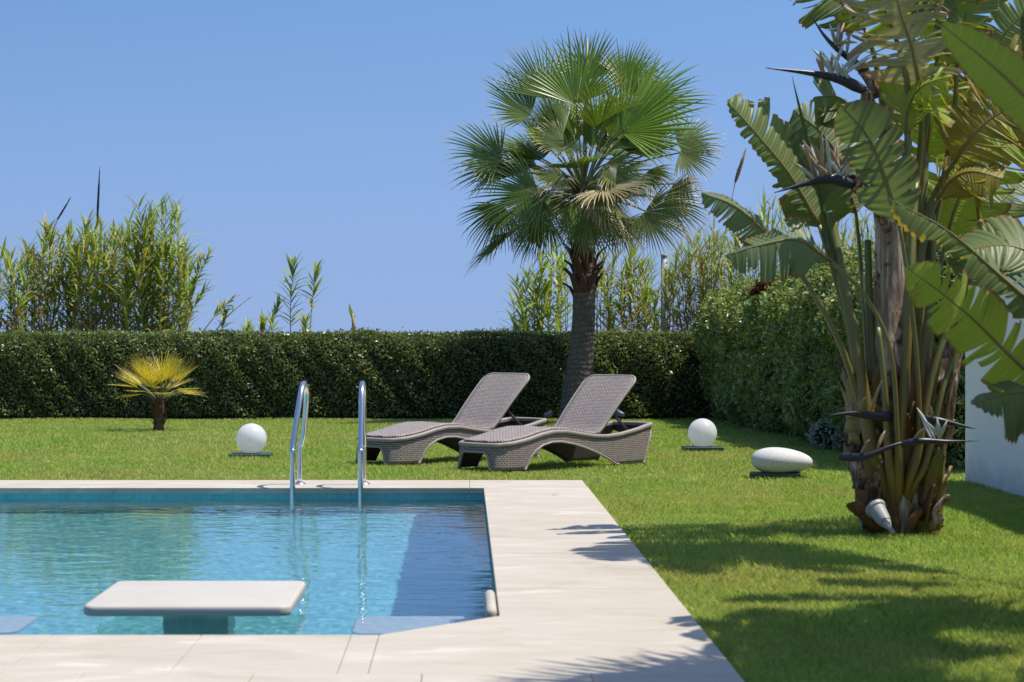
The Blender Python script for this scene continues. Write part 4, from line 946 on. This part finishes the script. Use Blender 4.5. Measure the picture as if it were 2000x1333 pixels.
def inside(pet):                                    # stalks grow out of the middle of the base
    x, y, dy = pet[0]
    return [((x + 1752 * 2) / 3, 985, dy * .3), ((x * 2.4 + 1752 * 1.6) / 4, (y + 985) / 2, dy * .8)] + list(pet) if y > 760 else pet
def LF(pet, mid, hw, nrm, mt, seed, **kw):
    pet = inside(pet)
    return strel_leaf(st0, sb, [S(*p) for p in pet], [S(*p) for p in mid], hw, nrm, MT[mt], seed, **kw)
TOC = (0, -1, .25)
# leaves as they hang in the photo: stalk points, midrib points (photo px, depth offset)
LF([(1752, 850, -.25), (1740, 690, -.3), (1695, 585, -.35)], [(1625, 512, -.4), (1560, 470, -.45), (1490, 478, -.5), (1416, 500, -.55)], .17, (-.15, -.75, .65), 'blade_pale', 1, fold=-.5, tears=5, droop=.8, sides=(1, .8))
LF([(1683, 800, -.1), (1640, 670, -.15), (1580, 560, -.15)], [(1525, 490, -.2), (1480, 440, -.2), (1430, 400, -.25), (1370, 377, -.3)], .17, (.25, -.8, .55), 'blade_pale', 2, fold=-.45, tears=7, droop=.3, sides=(.9, .8))
LF([(1690, 820, .1), (1665, 680, .1), (1630, 540, .1)], [(1600, 440, .1), (1545, 345, .1), (1480, 265, .05), (1420, 197, 0)], .30, (.35, -.85, .2), 'blade', 3, fold=-.15, tears=8, droop=.15, sides=(1, .28), splay=.05)
LF([(1795, 850, -.2), (1790, 700, -.25), (1775, 560, -.3)], [(1757, 440, -.35), (1730, 350, -.4), (1697, 270, -.45), (1640, 203, -.5)], .20, (-.3, -.85, .1), 'blade_pale', 4, fold=.12, tears=6, droop=.1, ragged=.12)
LF([(1760, 500, .1), (1790, 350, .1), (1800, 250, 0)], [(1797, 168, -.1), (1780, 90, -.15), (1757, 20, -.2), (1738, -70, -.2)], .36, (-.15, -1, .2), 'blade_straw', 5, fold=-.05, tears=20, droop=.5, ragged=.12, splay=.25)
LF([(1770, 600, .2), (1800, 450, .2), (1830, 370, .2)], [(1862, 320, .15), (1900, 265, .1), (1945, 225, .1), (2010, 200, .1)], .33, (-.1, -.9, .3), 'blade_yellow', 6, fold=.1, tears=16, droop=.4, ragged=.15, splay=.3)
LF([(1790, 620, .3), (1830, 420, .3), (1860, 250, .3)], [(1870, 130, .3), (1880, 60, .3), (1895, 0, .3), (1915, -80, .3)], .2, (.3, -1, .1), 'blade', 7, fold=.2, tears=5)
LF([(1750, 400, .2), (1730, 250, .2), (1710, 120, .2)], [(1690, 60, .2), (1660, 20, .2), (1625, -10, .2), (1570, -60, .2)], .24, (.3, -.8, .4), 'blade', 8, fold=-.2, tears=9, droop=.5)
LF([(1755, 420, .0), (1775, 260, .0), (1770, 150, -.1)], [(1745, 60, -.1), (1720, 0, -.1), (1690, -60, -.1), (1640, -130, -.1)], .26, (.2, -1, .1), 'blade_young', 9, fold=-.1, tears=10, droop=.4)
LF([(1800, 840, .25), (1815, 700, .3), (1830, 560, .35)], [(1850, 460, .4), (1880, 370, .45), (1930, 300, .5), (2010, 260, .5)], .33, (-.2, -.8, .5), 'blade_young', 10, fold=.05, tears=13, droop=.4)
LF([(1810, 830, .3), (1840, 700, .4), (1875, 560, .5)], [(1905, 470, .6), (1950, 400, .7), (2010, 350, .8)], .34, (-.2, -.8, .5), 'blade', 11, fold=.05, tears=13, droop=.5)
LF([(1765, 700, .3), (1780, 500, .35), (1795, 380, .4)], [(1805, 320, .4), (1815, 250, .4), (1810, 180, .4), (1790, 100, .4)], .30, (0, -1, .1), 'blade_young', 12, fold=.2, tears=12, droop=.5)
LF([(1700, 800, .3), (1690, 640, .35), (1680, 500, .4)], [(1672, 420, .4), (1650, 330, .45), (1610, 265, .5), (1550, 215, .5)], .26, (.2, -.9, .2), 'blade_pale', 13, fold=-.15, tears=10, droop=.3)
LF([(1695, 810, .2), (1655, 620, .2), (1625, 520, .2)], [(1610, 450, .2), (1600, 390, .2), (1570, 320, .2), (1530, 280, .2)], .24, (0, -1, .2), 'blade', 14, fold=.1, tears=4, droop=.3)
LF([(1815, 800, -.1), (1838, 680, -.1), (1860, 610, -.1)], [(1885, 560, -.1), (1920, 500, -.1), (1960, 470, -.1), (2030, 450, -.1)], .25, (-.2, -.8, .5), 'blade', 15, fold=-.1, tears=10, droop=.8)
LF([(1785, 640, .1), (1800, 500, .1), (1815, 430, .1)], [(1830, 390, .1), (1860, 350, .05), (1900, 335, 0), (1960, 350, -.05)], .25, (-.3, -.6, .7), 'blade_yellow', 16, fold=-.3, tears=12, droop=.9)
LF([(1790, 650, .3), (1820, 470, .4), (1850, 330, .4)], [(1880, 240, .4), (1920, 180, .4), (1970, 140, .4), (2030, 130, .4)], .28, (-.2, -.9, .3), 'blade_yellow', 17, fold=.1, tears=18, droop=.6, splay=.3)
LF([(1770, 640, -.05), (1782, 480, -.1), (1775, 330, -.1)], [(1770, 260, -.1), (1775, 210, -.1), (1800, 170, -.2), (1850, 150, -.3)], .22, (0, -.8, .6), 'blade_young', 18, fold=-.4, tears=14, droop=1.0)
LF([(1740, 640, .15), (1720, 480, .2), (1700, 330, .2)], [(1685, 260, .2), (1665, 215, .2), (1635, 190, .2), (1590, 190, .2)], .22, (.2, -.8, .5), 'blade', 19, fold=-.4, tears=9, droop=.9)
LF([(1760, 560, .3), (1790, 380, .3), (1815, 200, .3)], [(1830, 120, .3), (1835, 60, .3), (1830, 0, .3), (1815, -70, .3)], .30, (-.2, -1, .1), 'blade_young', 20, fold=.1, tears=12, droop=.5)
LF([(1780, 620, .5), (1830, 420, .6), (1880, 260, .7)], [(1910, 180, .7), (1940, 100, .7), (1985, 40, .7), (2050, 0, .7)], .28, (-.2, -1, .2), 'blade', 21, fold=.1, tears=8, droop=.5)
rn = random.Random(61)
for k in range(6):                                  # the crown above the picture: seen only by its shade
    az = R((252, 275, 300, 265, 285, 298)[k]); d = Vector((math.cos(az), math.sin(az), 0)); c0 = S(1775, 60, .2) - sb; c1 = c0 + Vector((.12 if k >= 3 else 0, -.5, 0)); hz_ = rn.uniform(3.3, 3.8); rr_ = rn.uniform(.7, 1.1) if k < 3 else rn.uniform(1.3, 1.7)
    q = [sb + Vector((c1.x, c1.y, 0)) + d * a_ + UPV * b_ for a_, b_ in ((.25, hz_ - .35), (rr_ * .7, hz_), (rr_ + .15, hz_ + .05), (rr_ + .6, hz_ - .15))]
    strel_leaf(st0, sb, [sb + Vector((c0.x, c0.y, 2.85)), sb + Vector((c0.x * .5 + c1.x * .5, c0.y * .5 + c1.y * .5, 3.12))], q, .26, UPV - d * .3, MT['blade'], 90 + k, fold=.1, tears=8, droop=.4, base_r=.02)
# rolled new leaf, a spike against the sky
mb = MB(); mb.tube([p - sb for p in spline([S(1690, 800, .05), S(1640, 560, 0), S(1580, 290, -.05), S(1547, 150, -.1)], 16)], [.03, .03, .026, .022, .018, .016, .015, .014, .014, .013, .012, .011, .009, .007, .004, .001], 8); mb.build('rolled_leaf', MT['blade'], st0)
# bare stalks rising through the clump
for k, (pts, r_) in enumerate((([(1700, 860, -.12), (1672, 680, -.1), (1640, 520, 0), (1622, 420, .1)], .042), ([(1720, 860, -.05), (1700, 640, .1), (1695, 470, .2)], .036), ([(1755, 880, -.2), (1770, 700, -.2), (1778, 520, -.15), (1790, 350, 0)], .044),
      ([(1800, 880, -.12), (1806, 700, -.05), (1820, 560, .1), (1822, 420, .2)], .036), ([(1790, 890, -.18), (1818, 740, -.15), (1850, 640, -.1), (1865, 560, 0)], .034), ([(1740, 860, .1), (1722, 640, .2), (1738, 420, .25)], .04), ([(1775, 880, -.1), (1790, 640, .1), (1800, 440, .2), (1808, 300, .3)], .04), ([(1830, 860, .1), (1860, 720, .15), (1888, 600, .2)], .034), ([(1735, 880, -.22), (1728, 760, -.22), (1715, 640, -.2)], .036), ([(1808, 900, -.16), (1835, 780, -.15), (1862, 700, -.1)], .03))):
    pp_ = [p - sb for p in spline([S(*p) for p in inside(pts)], 24)]; mb = MB(); mb.tube(pp_, [interp(i / 23, [0, .3, 1], [r_, r_ * 1.1, r_ * .55]) for i in range(24)], 10, 0, True, .75); zt = pp_[-1].z
    mb.uv = [(a, max(0, v_[2]) / zt) for (a, _), v_ in zip(mb.uv, mb.v)]; mb.build('stalk', MT['stalk'], st0)
flower(st0, sb, [S(1735, 290, 0), S(1712, 235, -.05)], [S(1690, 178, -.1), S(1640, 155, -.12), S(1580, 143, -.15), S(1495, 133, -.2)], 1, .034, 15)
flower(st0, sb, [S(1712, 190, .05), S(1700, 160, .02)], [S(1680, 128, 0), S(1640, 100, -.05), S(1610, 70, -.05), S(1578, 22, -.05)], 2, .022, 9)
flower(st0, sb, [S(1735, 450, -.1), S(1705, 395, -.2)], [S(1668, 362, -.25), S(1620, 350, -.28), S(1570, 360, -.3), S(1512, 377, -.35)], 3, .034, 16)
flower(st0, sb, [S(1720, 415, 0), S(1700, 380, -.05)], [S(1660, 350, -.1), S(1640, 345, -.12), S(1590, 352, -.15), S(1545, 372, -.15)], 6, .026, 10)
flower(st0, sb, None, [S(1640, 893, -.35), S(1690, 892, -.42), S(1740, 872, -.42), S(1790, 858, -.38)], 4, .024, 2)
flower(st0, sb, None, [S(1760, 868, -.40), S(1800, 862, -.42), S(1850, 863, -.4), S(1912, 861, -.4)], 5, .022, 3)
flower(st0, sb, None, [S(1740, 815, -.25), S(1700, 812, -.28), S(1660, 808, -.28), S(1615, 812, -.3)], 7, .028, 2)
flower(st0, sb, None, [S(1790, 818, -.2), S(1830, 822, -.25), S(1870, 830, -.25), S(1905, 838, -.25)], 8, .026, 1)
for k, (a_, b_) in enumerate((((1838, 858), (1808, 822)), ((1836, 858), (1830, 815)), ((1834, 858), (1850, 822)))):
    A, B_ = S(*a_, -.42) - sb, S(*b_, -.45) - sb; mb = MB(); mb.ribbon([A, A.lerp(B_, .5), B_], [.007, .011, .001], Vector((1, 0, .2)), 0, .3); o = mb.build('sepal', MT['sepal'], st0); md = o.modifiers.new('thick', 'SOLIDIFY'); md.thickness = .004
# floodlight at its foot
fl0 = empty('floodlight', G(1742, 1040)); tag(fl0, 'tilted grey white bell shaped floodlight at the foot of the broad-leaved plant', 'floodlight'); o_ = G(1742, 1040)
A, B_ = Wp(1745, 1042, 12.25), Wp(1708, 990, 12.42); d = (B_ - A)
mb = MB(); mb.tube([A - o_, A + d * .22 - o_, A + d * .28 - o_, A + d * .45 - o_], [.014, .014, .024, .036], 20); mb.build('spike', MT['greypaint'], fl0)
mb = MB(); mb.tube([A + d * .40 - o_, A + d * .50 - o_, A + d * .85 - o_, A + d * .88 - o_, A + d * .97 - o_], [.036, .041, .052, .061, .063], 28); hd_ = mb.build('lamp_head', MT['greypaint'], fl0, auto=40)
mb = MB(); mb.tube([A + d * .972 - o_, A + d * .985 - o_], [.055, .055], 28); mb.build('lens', MT['black'], hd_)

# the second clump, rooted right of the frame: its leaves reach in from the right
EB = Vector((2.95, 8.15, 0)); ex0 = empty('bird_of_paradise_plant', EB); tag(ex0, 'second broad-leaved bird-of-paradise whose blurred leaves reach in from the right edge', 'plant')
def E(x, y, Y): return Wp(x, y, Y - .6)
def LE(pet, mid, hw, nrm, mt, seed, **kw): return strel_leaf(ex0, EB, pet, [E(*p) for p in mid], hw, nrm, MT[mt], seed, **kw)
b0 = EB + Vector((-.1, 0, .1))
LE([b0, Vector((2.95, 9.4, .9)), Vector((2.75, 9.1, 1.5))], [(2130, 330, 8.1), (2050, 240, 8.1), (1950, 140, 8.1), (1838, 48, 8.1)], .11, (-.35, -.85, .5), 'blade_young', 31, fold=.1, tears=0, droop=.3, sides=(.85, 1))
LE([b0, Vector((2.9, 9.8, .8)), Vector((2.6, 9.9, 1.2))], [(2070, 640, 10.0), (1960, 545, 10.0), (1850, 450, 10.0), (1732, 387, 10.0)], .27, (.35, -.7, .6), 'blade', 32, fold=-.45, tears=9, droop=.5, sides=(1, .32))
LE([b0, Vector((2.8, 9.5, .5)), Vector((2.6, 9.5, .8))], [(2080, 790, 9.6), (1985, 708, 9.6), (1885, 610, 9.6), (1768, 520, 9.6)], .155, (-.25, -.8, .5), 'blade_young', 33, fold=.05, tears=15, droop=.3, splay=.2)
LE([b0, Vector((2.9, 9.3, .5)), Vector((2.7, 9.3, .75))], [(2120, 800, 9.4), (2040, 770, 9.4), (1970, 770, 9.4), (1900, 790, 9.4)], .17, (-.1, -.5, .85), 'blade', 34, fold=-.1, tears=6, droop=.5)
LE([b0, Vector((3.0, 9.3, 1.2)), Vector((2.95, 9.0, 2.0))], [(2150, 150, 8.8), (2090, 100, 8.8), (2050, 80, 8.8), (1992, 75, 8.8)], .2, (-.2, -.8, .5), 'blade', 35, fold=.1, tears=4, droop=.5)
LE([b0, Vector((2.9, 10, .8)), Vector((2.8, 10.3, 1.3))], [(2110, 560, 10.6), (2040, 510, 10.6), (1970, 480, 10.6), (1880, 490, 10.6)], .26, (-.1, -.6, .8), 'blade', 36, fold=-.1, tears=9, droop=.6)
rn = random.Random(5)
for k in range(14):
    az = R(360 * k / 14 + 20); rr_ = rn.uniform(.5, .95); hz_ = rn.uniform(1.9, 3.0); d = Vector((math.cos(az), math.sin(az), 0))
    if d.x < -.3: d *= .75; hz_ = max(hz_, 2.6)
    m0 = EB + d * rr_ * .45 + UPV * hz_ * .75; m1 = EB + d * (rr_ * .8) + UPV * hz_; m2 = EB + d * (rr_ + .35) + UPV * (hz_ + .15); m3 = EB + d * (rr_ + .7) + UPV * (hz_ - .05)
    strel_leaf(ex0, EB, [EB + d * .1 + UPV * .1, EB + d * .2 + UPV * hz_ * .4], [m0, m1, m2, m3], .26, UPV - d * .4, MT['blade'], 40 + k, fold=.1, tears=8, droop=.4)
mb = MB(); mb.tube([Vector((0, 0, -.05)), Vector((0, 0, .6)), Vector((.03, 0, 1.6))], [.22, .18, .07], 16); mb.build('trunk', MT['sheath'], ex0)
# fan palm right of the camera: only its shadow is seen
FB = Vector((2.8, 6.75, 0)); fp = empty('shade_palm', FB); tag(fp, 'palm outside the right edge whose frond shadow falls on the near deck', 'palm tree')
mb = MB(); mb.tube([Vector((0, 0, -.05)), Vector((0, 0, 1.2)), Vector((-.05, 0, 3.25))], [.15, .13, .12], 14); mb.build('trunk', MT['ptrunk'], fp); hp = Vector((-.05, 0, 3.3))
for k in range(24):
    az = k * 2.399; el = R([55, 25, 5, 40][k % 4]); d = Vector((math.cos(az) * math.cos(el), math.sin(az) * math.cos(el), math.sin(el))); hh = hp + d * .55; tt = hh + (d - UPV * .2).normalized() * .78
    fan(fp, hp, hh, tt, UPV - d * .3, MT['fan'], rn, 28, 100, .4, split=.4)
